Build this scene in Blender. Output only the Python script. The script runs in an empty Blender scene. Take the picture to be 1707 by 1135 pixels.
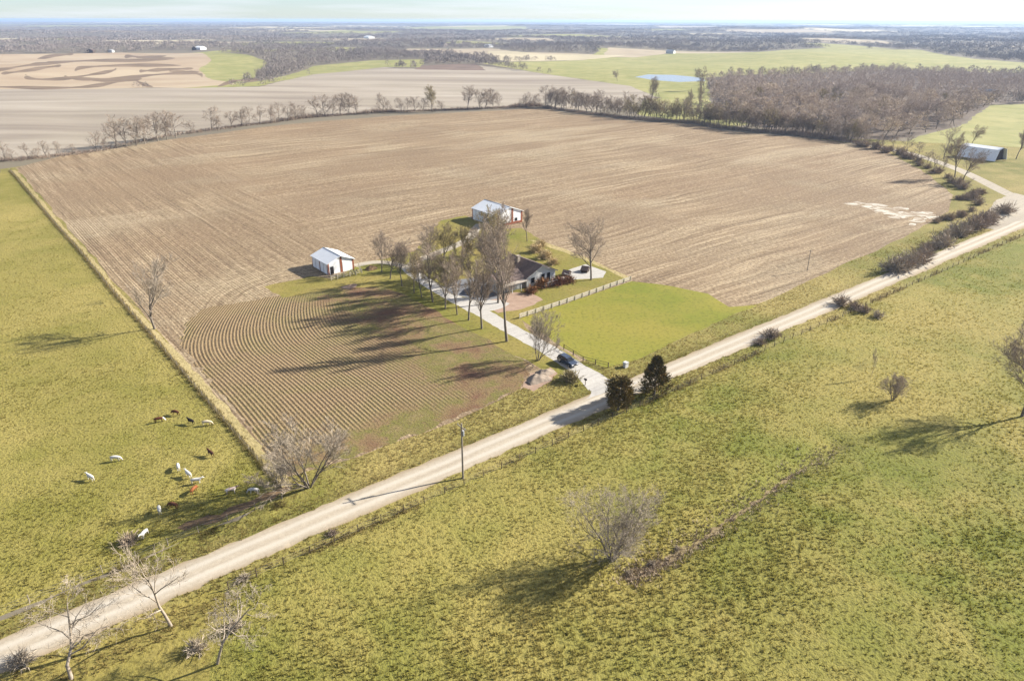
import bpy, bmesh, math, random
import numpy as np
from mathutils import Vector, Matrix, geometry

random.seed(7)
RNG = np.random.default_rng(11)
SC = bpy.context.scene
COL = SC.collection

# ------------------------------------------------------------------ camera
CAM_H = 65.0
F_PX, CX, CY = 1200.0, 853.5, 567.5           # focal length and centre for a 1707 x 1135 frame
PITCH = math.atan((CY - 34.0) / F_PX)
ROLL = math.radians(0.13)
cam_d = bpy.data.cameras.new('camera')
cam = bpy.data.objects.new('camera', cam_d)
COL.objects.link(cam)
cam_d.sensor_width = 36.0
cam_d.lens = 36.0 * F_PX / 1707.0
cam_d.clip_start = 0.5
cam_d.clip_end = 120000.0
cam.matrix_world = (Matrix.Translation((0, 0, CAM_H)) @ Matrix.Rotation(math.pi / 2 - PITCH, 4, 'X')
                    @ Matrix.Rotation(ROLL, 4, 'Z'))
SC.camera = cam

# ------------------------------------------------------------------ sky, sun, exposure
SUN_AZ = math.radians(22.0)                   # from +x towards +y
SUN_EL = math.radians(27.0)
world = bpy.data.worlds.new('World')
SC.world = world
world.use_nodes = True
wt = world.node_tree
for n in list(wt.nodes):
    wt.nodes.remove(n)
w_out = wt.nodes.new('ShaderNodeOutputWorld')
w_bg = wt.nodes.new('ShaderNodeBackground')
w_sky = wt.nodes.new('ShaderNodeTexSky')
w_sky.sky_type = 'NISHITA'
w_sky.sun_disc = False
w_sky.sun_elevation = SUN_EL
w_sky.sun_rotation = math.pi / 2 - SUN_AZ
w_sky.altitude = 300.0
w_sky.air_density = 0.75
w_sky.dust_density = 0.3
w_sky.ozone_density = 3.5
w_bg.inputs['Strength'].default_value = 0.05
# thin stratus: horizontally drawn-out noise over the whole dome
w_tc = wt.nodes.new('ShaderNodeTexCoord')
w_map = wt.nodes.new('ShaderNodeMapping')
w_map.inputs['Scale'].default_value = (1.4, 1.4, 26.0)
w_noise = wt.nodes.new('ShaderNodeTexNoise')
w_noise.inputs['Scale'].default_value = 3.2
w_noise.inputs['Detail'].default_value = 6.0
w_ramp = wt.nodes.new('ShaderNodeValToRGB')
w_ramp.color_ramp.elements[0].position = 0.42
w_ramp.color_ramp.elements[0].color = (0.15, 0.15, 0.15, 1)
w_ramp.color_ramp.elements[1].position = 0.68
w_ramp.color_ramp.elements[1].color = (0.65, 0.65, 0.65, 1)
w_mix = wt.nodes.new('ShaderNodeMix')
w_mix.data_type = 'RGBA'
w_mix.inputs[7].default_value = (6.8, 7.0, 7.7, 1)
wt.links.new(w_tc.outputs['Generated'], w_map.inputs['Vector'])
wt.links.new(w_map.outputs['Vector'], w_noise.inputs['Vector'])
wt.links.new(w_noise.outputs['Fac'], w_ramp.inputs['Fac'])
wt.links.new(w_ramp.outputs['Color'], w_mix.inputs[0])
wt.links.new(w_sky.outputs['Color'], w_mix.inputs[6])
wt.links.new(w_mix.outputs[2], w_bg.inputs['Color'])
wt.links.new(w_bg.outputs['Background'], w_out.inputs['Surface'])

sun_d = bpy.data.lights.new('sun', 'SUN')
sun_d.energy = 5.0
sun_d.angle = math.radians(0.6)
sun_d.color = (1.0, 0.93, 0.81)
sun = bpy.data.objects.new('sun', sun_d)
COL.objects.link(sun)
SUN_DIR = Vector((math.cos(SUN_AZ) * math.cos(SUN_EL), math.sin(SUN_AZ) * math.cos(SUN_EL), math.sin(SUN_EL)))
sun.rotation_euler = SUN_DIR.to_track_quat('Z', 'Y').to_euler()
sun.location = (60, 60, 200)

SC.view_settings.view_transform = 'Standard'
SC.view_settings.look = 'None'
SC.view_settings.gamma = 1.0
SC.view_settings.exposure = 1.6
SC.view_settings.use_curve_mapping = False
SC.render.engine = 'CYCLES'
SC.cycles.use_denoising = True
SC.cycles.denoiser = 'OPENIMAGEDENOISE'
SC.cycles.max_bounces = 5
SC.cycles.diffuse_bounces = 2
SC.cycles.volume_bounces = 1
SC.cycles.transparent_max_bounces = 4

# ------------------------------------------------------------------ terrain
def sstep(a, b, x):
    t = np.clip((x - a) / (b - a), 0, 1)
    return t * t * (3 - 2 * t)

EU = np.array([math.cos(math.radians(38.74)), math.sin(math.radians(38.74))])   # along the gravel road
EV = np.array([-EU[1], EU[0]])                                                    # away from it, over the fields
O0 = np.array([-34.9, 90.7])                                                      # where pasture fence meets road
ROAD_V = -10.6
SWALE = np.array([(14.8, 72.5), (20.5, 75.9), (28.3, 81.5), (37.7, 90.0), (47.0, 98.0), (55.5, 104.4)], float)

def seg_dist(P, L):
    best = np.full(len(P), 1e9)
    for a, b in zip(L[:-1], L[1:]):
        d = b - a
        t = np.clip(((P - a) @ d) / (d @ d), 0, 1)
        best = np.minimum(best, np.linalg.norm(P - (a + t[:, None] * d), axis=1))
    return best

def H(x, y):
    x = np.atleast_1d(np.asarray(x, float)); y = np.atleast_1d(np.asarray(y, float))
    r = np.hypot(x, y)
    P = np.stack([x, y], 1)
    near = 0.30 * np.sin(x * 0.071 + 1.0) * np.sin(y * 0.063 + x * 0.02) + 0.22 * np.sin(x * 0.033 - y * 0.041 + 2.1)
    u = (P - O0) @ EU; v = (P - O0) @ EV
    q = np.abs(v - ROAD_V)
    flat = 1 - 0.85 * np.exp(-(q / 9.0) ** 2)
    near = near * flat
    inr = (r < 420)
    z = near * (1 - sstep(500, 900, r))
    ditch = -0.45 * np.exp(-((q - 5.6) / 1.5) ** 2) + 0.12 * (1 - sstep(2.0, 4.0, q))
    z = z + ditch * (1 - sstep(300, 420, r))
    z = z - 0.85 * np.exp(-(seg_dist(P, SWALE) / 1.8) ** 2)
    mid = (4.2 * np.sin(x * 0.0062 + 0.6) * np.sin(y * 0.0071 + 0.4) + 2.6 * np.sin(x * 0.0113 - y * 0.0043 + 1.7))
    z = z + mid * sstep(420, 1300, r)
    far = 10 * np.sin(x * 0.0019 + 1.3) * np.sin(y * 0.0016 + 2.2) + 8 * np.sin(x * 0.0011 - y * 0.0023)
    z = z + far * sstep(1800, 5500, r)
    return z

def h1(x, y):
    return float(H(x, y)[0])

_cp, _sp = math.cos(PITCH), math.sin(PITCH)
def G2(px, py):
    """ground point seen at a place of the 1707 x 1135 survey frame"""
    dx, dy = px - CX, py - CY
    c, s = math.cos(ROLL), math.sin(ROLL)
    dx, dy = c * dx - s * dy, s * dx + c * dy
    d = np.array([dx, F_PX * _cp - dy * _sp, -F_PX * _sp - dy * _cp])
    if d[2] > -1.2:
        d[2] = -1.2
    z = 0.0
    for _ in range(12):
        t = (CAM_H - z) / -d[2]
        z = 0.5 * z + 0.5 * h1(d[0] * t, d[1] * t)
    t = (CAM_H - z) / -d[2]
    return np.array([d[0] * t, d[1] * t])

def UV(u, v):
    return O0 + EU * u + EV * v

def G3(px, py):
    p = G2(px, py)
    return Vector((p[0], p[1], h1(p[0], p[1])))

def gz(p):
    return Vector((p[0], p[1], h1(p[0], p[1])))

# ------------------------------------------------------------------ material helper
class NT:
    def __init__(self, name):
        self.m = bpy.data.materials.new(name)
        self.m.use_nodes = True
        self.t = self.m.node_tree
        self.b = self.t.nodes['Principled BSDF']
        self.b.inputs['Roughness'].default_value = 0.9
        self.b.inputs['Specular IOR Level'].default_value = 0.15
        self._pos = None
    def node(self, typ):
        return self.t.nodes.new(typ)
    def put(self, sock, v):
        if hasattr(v, 'links'):
            self.t.links.new(v, sock)
        elif isinstance(v, (tuple, list)) and len(v) == 3 and sock.type == 'RGBA':
            sock.default_value = (*v, 1)
        else:
            sock.default_value = v
    def pos(self):
        if self._pos is None:
            self._pos = self.node('ShaderNodeNewGeometry').outputs['Position']
        return self._pos
    def objc(self):
        return self.node('ShaderNodeTexCoord').outputs['Object']
    def rand(self):
        return self.node('ShaderNodeObjectInfo').outputs['Random']
    def math(self, op, a, b=0.0, c=None):
        n = self.node('ShaderNodeMath'); n.operation = op
        self.put(n.inputs[0], a); self.put(n.inputs[1], b)
        if c is not None: self.put(n.inputs[2], c)
        return n.outputs[0]
    def dot(self, v, vec):
        n = self.node('ShaderNodeVectorMath'); n.operation = 'DOT_PRODUCT'
        self.put(n.inputs[0], v); n.inputs[1].default_value = vec
        return n.outputs['Value']
    def comb(self, x, y, z=0.0):
        n = self.node('ShaderNodeCombineXYZ')
        self.put(n.inputs[0], x); self.put(n.inputs[1], y); self.put(n.inputs[2], z)
        return n.outputs[0]
    def noise(self, vec, scale, detail=3.0, rough=0.55, dist=0.0):
        n = self.node('ShaderNodeTexNoise')
        self.put(n.inputs['Vector'], vec)
        n.inputs['Scale'].default_value = scale; n.inputs['Detail'].default_value = detail
        n.inputs['Roughness'].default_value = rough; n.inputs['Distortion'].default_value = dist
        return n.outputs['Fac']
    def vor(self, vec, scale):
        n = self.node('ShaderNodeTexVoronoi')
        self.put(n.inputs['Vector'], vec); n.inputs['Scale'].default_value = scale
        return n.outputs['Distance']
    def ramp(self, fac, stops):
        n = self.node('ShaderNodeValToRGB')
        self.put(n.inputs['Fac'], fac)
        e = n.color_ramp.elements
        while len(e) < len(stops): e.new(0.5)
        for el, (p, c) in zip(e, stops):
            el.position = p
            el.color = (c, c, c, 1) if isinstance(c, (int, float)) else (*c, 1)
        return n.outputs['Color']
    def mix(self, fac, a, b, blend='MIX'):
        n = self.node('ShaderNodeMix'); n.data_type = 'RGBA'; n.blend_type = blend
        self.put(n.inputs[0], fac); self.put(n.inputs[6], a); self.put(n.inputs[7], b)
        return n.outputs[2]
    def bump(self, height, strength=0.5, distance=0.1, normal=None):
        n = self.node('ShaderNodeBump')
        n.inputs['Strength'].default_value = strength; n.inputs['Distance'].default_value = distance
        self.put(n.inputs['Height'], height)
        if normal is not None: self.put(n.inputs['Normal'], normal)
        return n.outputs['Normal']
    def done(self, color, rough=None, normal=None, **kw):
        self.put(self.b.inputs['Base Color'], color)
        if rough is not None: self.put(self.b.inputs['Roughness'], rough)
        if normal is not None: self.put(self.b.inputs['Normal'], normal)
        for k, v in kw.items():
            self.put(self.b.inputs[k.replace('_', ' ')], v)
        return self.m

EU3 = (EU[0], EU[1], 0.0); EV3 = (EV[0], EV[1], 0.0)
U0, V0 = float(O0 @ EU), float(O0 @ EV)
MATS = {}

def simple(name, c1, c2=None, scale=6.0, rough=0.8, bump=0.0, obj=True, **kw):
    n = NT(name)
    vec = n.objc() if obj else n.pos()
    f = n.noise(vec, scale, 4)
    c2 = c2 or tuple(x * 0.8 for x in c1)
    col = n.ramp(f, [(0.3, c2), (0.7, c1)])
    nm = n.bump(f, bump, 0.05) if bump else None
    MATS[name] = n.done(col, rough, nm, **kw)
    return MATS[name]

def grass_color(n, lush, straw, dark, fine=2.2):
    lush, straw, dark = [(a, b, c * 0.74) for a, b, c in (lush, straw, dark)]
    p = n.pos()
    big = n.noise(p, 0.018, 4, 0.6, 0.6)
    mid = n.noise(p, 0.11, 4, 0.6)
    c = n.ramp(big, [(0.40, lush), (0.60, straw)])
    c = n.mix(n.ramp(mid, [(0.42, 0.0), (0.72, 0.75)]), c, straw)
    c = n.mix(n.ramp(n.noise(p, 0.045, 3), [(0.5, 0.0), (0.72, 0.5)]), c, lush)
    f = n.noise(p, fine, 3, 0.65)
    c = n.mix(n.ramp(f, [(0.36, 0.65), (0.50, 0.0)]), c, dark)
    return c, f

def grass_mat(name, lush, straw, dark, fine=2.2, bump=0.9, dist=0.25):
    n = NT(name)
    c, f = grass_color(n, lush, straw, dark, fine)
    MATS[name] = n.done(c, 0.95, n.bump(f, bump, dist))

grass_mat('pasture_left', (0.165, 0.152, 0.044), (0.262, 0.216, 0.092), (0.080, 0.068, 0.024))
grass_mat('pasture_right', (0.125, 0.135, 0.032), (0.250, 0.205, 0.085), (0.066, 0.064, 0.020))
grass_mat('lawn', (0.135, 0.150, 0.024), (0.205, 0.180, 0.045), (0.100, 0.102, 0.022), 1.2, 0.5, 0.1)
grass_mat('verge', (0.120, 0.120, 0.032), (0.240, 0.195, 0.092), (0.090, 0.068, 0.030), 1.8, 0.9, 0.25)
grass_mat('tree_lawn', (0.150, 0.138, 0.040), (0.235, 0.190, 0.080), (0.085, 0.070, 0.024), 1.6, 0.8, 0.2)
grass_mat('dry_strip', (0.260, 0.215, 0.130), (0.350, 0.285, 0.195), (0.130, 0.100, 0.050), 1.6, 0.9, 0.2)
grass_mat('green_field', (0.185, 0.190, 0.085), (0.255, 0.238, 0.130), (0.160, 0.162, 0.070), 0.05, 0.2, 0.1)
grass_mat('yard', (0.125, 0.130, 0.028), (0.215, 0.170, 0.070), (0.095, 0.078, 0.028), 1.4, 0.6, 0.15)

def row_coords(n):
    p = n.pos()
    u = n.math('SUBTRACT', n.dot(p, EU3), U0)
    v = n.math('SUBTRACT', n.dot(p, EV3), V0)
    return p, u, v

PLOT_BEND = -0.011
def stripes(n, coord, spacing, sharp=True):
    s = n.math('SINE', n.math('MULTIPLY', coord, 2 * math.pi / spacing))
    return n.math('MULTIPLY_ADD', s, 0.5, 0.5)

# maize stubble of the large field
n = NT('stubble')
p, u, v = row_coords(n)
warp = n.math('MULTIPLY', n.math('SUBTRACT', n.noise(p, 0.012, 3), 0.5), 14.0)
uw = n.math('ADD', u, n.math('MULTIPLY', warp, 0.25)); vw = n.math('ADD', v, warp)
maskf = n.math('ADD', n.math('SUBTRACT', u, n.math('MULTIPLY', v, 0.16)), n.math('MULTIPLY', n.noise(p, 0.02, 3), 40.0))
mask = n.math('MINIMUM', n.math('MAXIMUM', n.math('DIVIDE', n.math('SUBTRACT', maskf, 52.0), 22.0), 0.0), 1.0)
sa = stripes(n, uw, 0.762); sb = stripes(n, vw, 0.762)
row = n.math('ADD', n.math('MULTIPLY', sa, n.math('SUBTRACT', 1.0, mask)), n.math('MULTIPLY', sb, mask))
na = n.noise(n.comb(n.math('MULTIPLY', uw, 0.42), n.math('MULTIPLY', v, 0.018)), 1.0, 5, 0.62)
nb = n.noise(n.comb(n.math('MULTIPLY', u, 0.014), n.math('MULTIPLY', vw, 0.26)), 1.0, 5, 0.62)
na2 = n.noise(n.comb(n.math('MULTIPLY', uw, 1.15), n.math('MULTIPLY', v, 0.022)), 1.0, 3, 0.6)
nb2 = n.noise(n.comb(n.math('MULTIPLY', u, 0.016), n.math('MULTIPLY', vw, 0.75)), 1.0, 3, 0.6)
na = n.math('MULTIPLY_ADD', na2, 0.55, n.math('MULTIPLY', na, 0.45)); nb = n.math('MULTIPLY_ADD', nb2, 0.5, n.math('MULTIPLY', nb, 0.5))
streak = n.math('ADD', n.math('MULTIPLY', na, n.math('SUBTRACT', 1.0, mask)), n.math('MULTIPLY', nb, mask))
c = n.ramp(streak, [(0.38, (0.115, 0.078, 0.050)), (0.5, (0.240, 0.178, 0.116)), (0.60, (0.370, 0.292, 0.198))])
big = n.noise(p, 0.011, 4, 0.6, 0.5)
c = n.mix(n.ramp(big, [(0.42, 0.0), (0.62, 0.8)]), c, (0.185, 0.132, 0.086))
low = n.noise(n.comb(n.math('MULTIPLY', u, 0.006), n.math('MULTIPLY', v, 0.03)), 1.0, 4, 0.6, 0.8)
c = n.mix(n.ramp(low, [(0.48, 0.0), (0.66, 0.6)]), c, (0.200, 0.135, 0.085))
c = n.mix(n.ramp(low, [(0.30, 0.6), (0.44, 0.0)]), c, (0.350, 0.290, 0.205))
c = n.mix(n.ramp(n.noise(p, 0.02, 3), [(0.55, 0.0), (0.75, 0.55)]), c, (0.335, 0.285, 0.200))
# combine passes every twelve rows, and turn rows swept round the yard corner
def lines(coord, spacing, w):
    t = n.math('ABSOLUTE', n.math('SUBTRACT', n.math('FRACT', n.math('DIVIDE', coord, spacing)), 0.5))
    return n.ramp(t, [(0.0, 1.0), (w, 0.0)])
pa = n.math('MULTIPLY', lines(uw, 9.144, 0.07), n.math('SUBTRACT', 1.0, mask)); pb = n.math('MULTIPLY', lines(vw, 9.144, 0.07), mask)
pas = n.math('MULTIPLY', n.math('ADD', pa, pb), n.ramp(n.noise(p, 0.03, 4), [(0.4, 0.1), (0.6, 0.75)]))
c = n.mix(pas, c, (0.105, 0.072, 0.046))
hv = n.node('ShaderNodeVectorMath'); hv.operation = 'DISTANCE'; n.t.links.new(p, hv.inputs[0]); TC = G2(545, 500); hv.inputs[1].default_value = (TC[0], TC[1], 0)
hd = n.math('ADD', hv.outputs['Value'], n.math('MULTIPLY', n.noise(p, 0.05, 3), 5.0))
ring = n.ramp(n.math('DIVIDE', hd, 60.0), [(0.20, 0.0), (0.30, 1.0), (0.56, 1.0), (0.68, 0.0)])
rs = n.noise(n.comb(n.math('MULTIPLY', hd, 0.75), n.math('MULTIPLY', u, 0.02)), 1.0, 3, 0.6)
rc = n.ramp(rs, [(0.38, (0.150, 0.108, 0.068)), (0.62, (0.400, 0.325, 0.222))])
c = n.mix(n.math('MULTIPLY', ring, 0.6), c, rc)
fine = n.noise(p, 1.1, 5, 0.78)
c = n.mix(n.math('MULTIPLY', n.math('SUBTRACT', 1.0, row), 0.25), c, (0.120, 0.086, 0.058))
c = n.mix(n.ramp(fine, [(0.38, 0.85), (0.50, 0.0)]), c, (0.110, 0.076, 0.048))
c = n.mix(n.ramp(fine, [(0.54, 0.0), (0.68, 0.75)]), c, (0.420, 0.335, 0.225))
c = n.mix(1.0, c, (0.99, 0.99, 0.95), 'MULTIPLY')
MATS['stubble'] = n.done(c, 0.95, n.bump(n.math('ADD', n.math('MULTIPLY', row, 0.25), n.math('ADD', fine, n.math('MULTIPLY', streak, 2.0))), 0.9, 0.16))

# front plot: darker soil with green weeds between hooked rows
n = NT('plot')
p, u, v = row_coords(n)
w = n.math('MAXIMUM', n.math('SUBTRACT', v, 48.0), 0.0)
ru = n.math('ADD', u, n.math('MULTIPLY', n.math('MULTIPLY', w, w), PLOT_BEND))
ru = n.math('ADD', ru, n.math('MULTIPLY', n.math('SINE', n.math('ADD', n.math('MULTIPLY', v, 0.13), n.math('MULTIPLY', u, 0.06))), 0.28))
row = stripes(n, ru, 0.762)
weed = n.noise(p, 0.07, 4, 0.6, 0.4)
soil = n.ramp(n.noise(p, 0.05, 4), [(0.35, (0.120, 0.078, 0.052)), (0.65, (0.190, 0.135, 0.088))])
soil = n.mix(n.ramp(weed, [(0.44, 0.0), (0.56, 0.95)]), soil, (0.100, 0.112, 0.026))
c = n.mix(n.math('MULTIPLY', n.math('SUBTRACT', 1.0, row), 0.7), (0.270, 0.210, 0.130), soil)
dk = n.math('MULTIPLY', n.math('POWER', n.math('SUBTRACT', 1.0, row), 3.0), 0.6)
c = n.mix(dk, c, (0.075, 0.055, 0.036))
edge = n.math('MINIMUM', n.math('MAXIMUM', n.math('DIVIDE', n.math('SUBTRACT', 20.0, n.math('ADD', v, n.math('MULTIPLY', n.noise(p, 0.06, 3), 16.0))), 6.0), 0.0), 1.0)
east = n.math('MINIMUM', n.math('MAXIMUM', n.math('DIVIDE', n.math('SUBTRACT', n.math('ADD', u, n.math('MULTIPLY', n.noise(p, 0.05, 3), 18.0)), 38.0), 14.0), 0.0), 1.0)
rough_ground = n.ramp(n.noise(p, 0.09, 5, 0.65), [(0.36, (0.150, 0.085, 0.060)), (0.48, (0.195, 0.145, 0.080)), (0.56, (0.150, 0.148, 0.046)), (0.68, (0.215, 0.175, 0.090))])
fine = n.noise(p, 2.4, 4, 0.7)
topb = n.math('MINIMUM', n.math('MAXIMUM', n.math('DIVIDE', n.math('SUBTRACT', n.math('ADD', v, n.math('MULTIPLY', n.noise(p, 0.08, 4), 22.0)), 86.0), 6.0), 0.0), 1.0)
c = n.mix(n.math('MULTIPLY', topb, 0.8), c, (0.235, 0.178, 0.110))
c = n.mix(n.math('MAXIMUM', edge, n.math('MULTIPLY', east, 0.95)), c, rough_ground)
c = n.mix(n.ramp(fine, [(0.36, 0.7), (0.52, 0.0)]), c, (0.080, 0.058, 0.036))
c = n.mix(1.0, c, (0.88, 0.83, 0.74), 'MULTIPLY')
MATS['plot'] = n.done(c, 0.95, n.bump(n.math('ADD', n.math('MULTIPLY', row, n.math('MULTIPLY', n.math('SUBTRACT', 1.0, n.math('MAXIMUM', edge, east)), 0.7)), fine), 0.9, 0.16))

# tilled field beyond the hedge
n = NT('tilled')
p = n.pos()
sp = n.node('ShaderNodeSeparateXYZ'); n.t.links.new(p, sp.inputs[0])
wv = n.noise(n.comb(n.math('MULTIPLY', sp.outputs[0], 0.0022), n.math('MULTIPLY', sp.outputs[1], 0.016)), 1.0, 5, 0.6, 1.2)
c = n.ramp(wv, [(0.34, (0.195, 0.164, 0.132)), (0.5, (0.255, 0.220, 0.177)), (0.66, (0.305, 0.270, 0.222))])
c = n.mix(n.ramp(n.noise(p, 0.006, 4), [(0.5, 0.0), (0.7, 0.5)]), c, (0.225, 0.200, 0.148))
MATS['tilled'] = n.done(c, 0.95, n.bump(n.noise(p, 0.5, 4), 0.6, 0.2))
n = NT('contour_field')
p = n.pos()
c = n.ramp(n.noise(p, 0.008, 4), [(0.35, (0.270, 0.205, 0.140)), (0.65, (0.335, 0.272, 0.190))])
MATS['contour_field'] = n.done(c, 0.95)
simple('terrace', (0.190, 0.138, 0.092), (0.105, 0.075, 0.050), 0.03, 0.95, obj=False)
simple('tan_field', (0.330, 0.275, 0.195), (0.260, 0.215, 0.150), 0.01, 0.95, obj=False)
simple('straw_field', (0.400, 0.345, 0.235), (0.310, 0.270, 0.175), 0.01, 0.95, obj=False)
simple('weeds_ground', (0.165, 0.118, 0.092), (0.115, 0.085, 0.070), 0.05, 0.95, 0.5, obj=False)
simple('gully_soil', (0.215, 0.170, 0.088), (0.135, 0.102, 0.054), 0.6, 0.95, 0.6, obj=False)
simple('wood_floor', (0.120, 0.095, 0.075), (0.085, 0.066, 0.052), 0.05, 0.95, 0.5, obj=False)
simple('far_land', (0.115, 0.098, 0.078), (0.150, 0.130, 0.092), 0.004, 0.95, obj=False)
simple('ditch_soil', (0.165, 0.108, 0.064), (0.120, 0.082, 0.046), 0.8, 0.95, 0.6, obj=False)
simple('bare_dirt', (0.300, 0.215, 0.165), (0.230, 0.160, 0.120), 0.6, 0.95, 0.5, obj=False)
simple('pad', (0.150, 0.155, 0.170), (0.115, 0.118, 0.130), 0.5, 0.85, 0.2, obj=False)
n = NT('washout')
p = n.pos()
f = n.noise(p, 0.16, 7, 0.78, 1.2)
c = n.ramp(f, [(0.40, (0.215, 0.165, 0.112)), (0.48, (0.255, 0.205, 0.150)), (0.54, (0.36, 0.33, 0.275)), (0.62, (0.47, 0.45, 0.40))])
MATS['washout'] = n.done(c, 0.9, n.bump(f, 0.8, 0.3))

def gravel_mat(name, c_lo, c_hi, track):
    n = NT(name)
    p, u, v = row_coords(n)
    c = n.ramp(n.noise(p, 1.6, 5, 0.7), [(0.3, c_lo), (0.7, c_hi)])
    c = n.mix(n.ramp(n.noise(n.comb(n.math('MULTIPLY', u, 0.03), v), 1.2, 4), [(0.45, 0.0), (0.7, 0.45)]), c, tuple(x * 0.78 for x in c_lo))
    if track:
        q = n.math('ABSOLUTE', n.math('SUBTRACT', n.math('ADD', v, n.math('MULTIPLY', n.noise(p, 0.05, 2), 0.7)), ROAD_V + 0.35))
        tr = n.math('ABSOLUTE', n.math('SUBTRACT', q, 1.05))
        tracks = n.ramp(tr, [(0.15, 1.0), (0.75, 0.0)])
        c = n.mix(n.math('MULTIPLY', tracks, 0.65), c, (0.43, 0.395, 0.338))
        edge = n.ramp(n.math('DIVIDE', q, 4.0), [(0.50, 0.0), (0.72, 0.75)])
        c = n.mix(edge, c, (0.235, 0.180, 0.112))
    MATS[name] = n.done(c, 0.95, n.bump(n.noise(p, 3.0, 4, 0.7), 0.4, 0.06))
gravel_mat('gravel_road', (0.290, 0.248, 0.192), (0.375, 0.328, 0.260), True)
gravel_mat('gravel_drive', (0.31, 0.295, 0.275), (0.40, 0.385, 0.362), False)
gravel_mat('gravel_faint', (0.270, 0.240, 0.190), (0.350, 0.310, 0.255), False)

n = NT('water')
MATS['water'] = n.done((0.24, 0.26, 0.27), 0.22, n.bump(n.noise(n.pos(), 0.3, 3), 0.02, 0.05), Specular_IOR_Level=0.9)

# ------------------------------------------------------------------ land partition
REG = []          # name, material, polygon (N,2), label is not needed: the setting
def wob(poly, amp, step):
    out = []
    P = [np.asarray(q, float) for q in poly]
    for a, b in zip(P, P[1:] + P[:1]):
        d = b - a; L = np.linalg.norm(d)
        k = int(max(1, min(60, round(L / step))))
        nn = np.array([-d[1], d[0]]) / max(L, 1e-6)
        for i in range(k):
            t = i / k
            out.append(a + d * t + (nn * random.uniform(-amp, amp) if i else 0))
    return np.array(out)

def reg_px(name, mat, px, amp=0.0, step=None):
    P = [G2(*q) for q in px]
    if step is None:
        r = np.mean([np.hypot(*q) for q in P])
        step = max(2.0, r * 0.02)
    REG.append((name, mat, wob(P, amp, step)))

def reg_uv(name, mat, uv, amp=0.0, step=4.0):
    REG.append((name, mat, wob([UV(*q) for q in uv], amp, step)))

def strip(path, wid):
    """polygon around a world polyline, wid may vary along it"""
    P = np.array(path, float)
    T = np.gradient(P, axis=0)
    T /= np.linalg.norm(T, axis=1)[:, None]
    N = np.stack([-T[:, 1], T[:, 0]], 1)
    w = np.broadcast_to(np.asarray(wid, float), (len(P),))[:, None] / 2
    return np.concatenate([P + N * w, (P - N * w)[::-1]])

def smooth_path(path, k=6):
    P = np.array(path, float)
    for _ in range(2):
        Q = [P[0]]
        for a, b in zip(P[:-1], P[1:]):
            Q += [0.75 * a + 0.25 * b, 0.25 * a + 0.75 * b]
        Q.append(P[-1]); P = np.array(Q)
    return P

# far country: fields scattered through the woodland out to the horizon
for i in range(70):
    r = math.exp(random.uniform(math.log(1500), math.log(20000)))
    a = random.uniform(-0.82, 0.82)
    c = np.array([math.sin(a), math.cos(a)]) * r
    wx = r * random.uniform(0.03, 0.10); wy = r * random.uniform(0.02, 0.06) + 60
    th = random.uniform(-0.25, 0.25)
    R = np.array([[math.cos(th), -math.sin(th)], [math.sin(th), math.cos(th)]])
    poly = [c + R @ np.array(q) for q in ((-wx, -wy), (wx, -wy), (wx, wy * random.uniform(.5, 1)), (-wx * random.uniform(.6, 1), wy))]
    REG.append(('far_field', random.choice(['tan_field', 'straw_field', 'green_field', 'tan_field', 'green_field']), wob(poly, r * 0.003, r * 0.03)))

HEDGE = [(-120, 292), (0, 272), (60, 268), (150, 257), (300, 226), (440, 208), (500, 199), (620, 189), (800, 182), (900, 177)]
reg_px('tilled_field', 'tilled', [(-260, 330)] + HEDGE + [(960, 186), (1090, 176), (1090, 160), (1050, 143), (940, 128), (870, 118), (800, 110), (740, 117), (690, 116), (640, 113), (520, 126), (430, 147), (370, 148), (250, 150), (0, 152), (-300, 152)], 1.5)
reg_px('contour_field', 'contour_field', [(-300, 156), (0, 153), (80, 152), (150, 152), (250, 149), (330, 150), (400, 143), (440, 118), (438, 104), (410, 94), (330, 91), (200, 91), (60, 94), (-250, 98)], 2)
reg_px('green_strip', 'green_field', [(300, 150), (370, 148), (430, 146), (520, 126), (640, 113), (700, 113), (706, 100), (620, 102), (560, 108), (520, 112), (440, 136), (400, 142)], 2)
reg_px('grass_field', 'green_field', [(395, 143), (442, 120), (440, 104), (412, 94), (335, 91), (350, 104), (330, 118), (350, 135)], 2)
for k, pl in enumerate([[(0, 127), (35, 123), (70, 117), (100, 113)], [(42, 129), (36, 132), (60, 137), (110, 135), (150, 128), (185, 122), (192, 118)],
        [(105, 131), (120, 135), (160, 136), (210, 133), (260, 127), (330, 123)], [(122, 121), (130, 116), (200, 112), (300, 112)],
        [(-60, 125), (0, 121), (40, 113), (100, 107), (160, 104), (260, 104)], [(205, 98), (215, 96.5), (240, 100), (275, 96)],
        [(235, 98), (255, 102), (290, 100)], [(280, 121.5), (300, 123), (330, 126), (336, 129)], [(150, 137), (180, 139), (230, 136)],
        [(60, 102), (90, 96), (120, 94)], [(-60, 150), (7, 149), (80, 151), (140, 149), (183, 142)], [(222, 135), (233, 143), (253, 148)],
        [(140, 148), (165, 146), (200, 138), (235, 134)], [(230, 122), (245, 121), (270, 119), (320, 117)], [(360, 147), (385, 138), (400, 136), (430, 135)]]):
    pl = [tuple(q) for q in smooth_path(pl)]
    ph_ = random.uniform(0, 6)
    w = [2.2 + 0.9 * math.sin(ph_ + i * 0.9) + random.uniform(-.2, .2) for i in range(len(pl))]
    w[0] *= 0.2; w[-1] *= 0.2; w[1] *= 0.6; w[-2] *= 0.6
    reg_px('terrace_strip', 'terrace', [(x, y - q) for (x, y), q in zip(pl, w)] + [(x, y + q) for (x, y), q in list(zip(pl, w))[::-1]], 0.5, 14)
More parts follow.
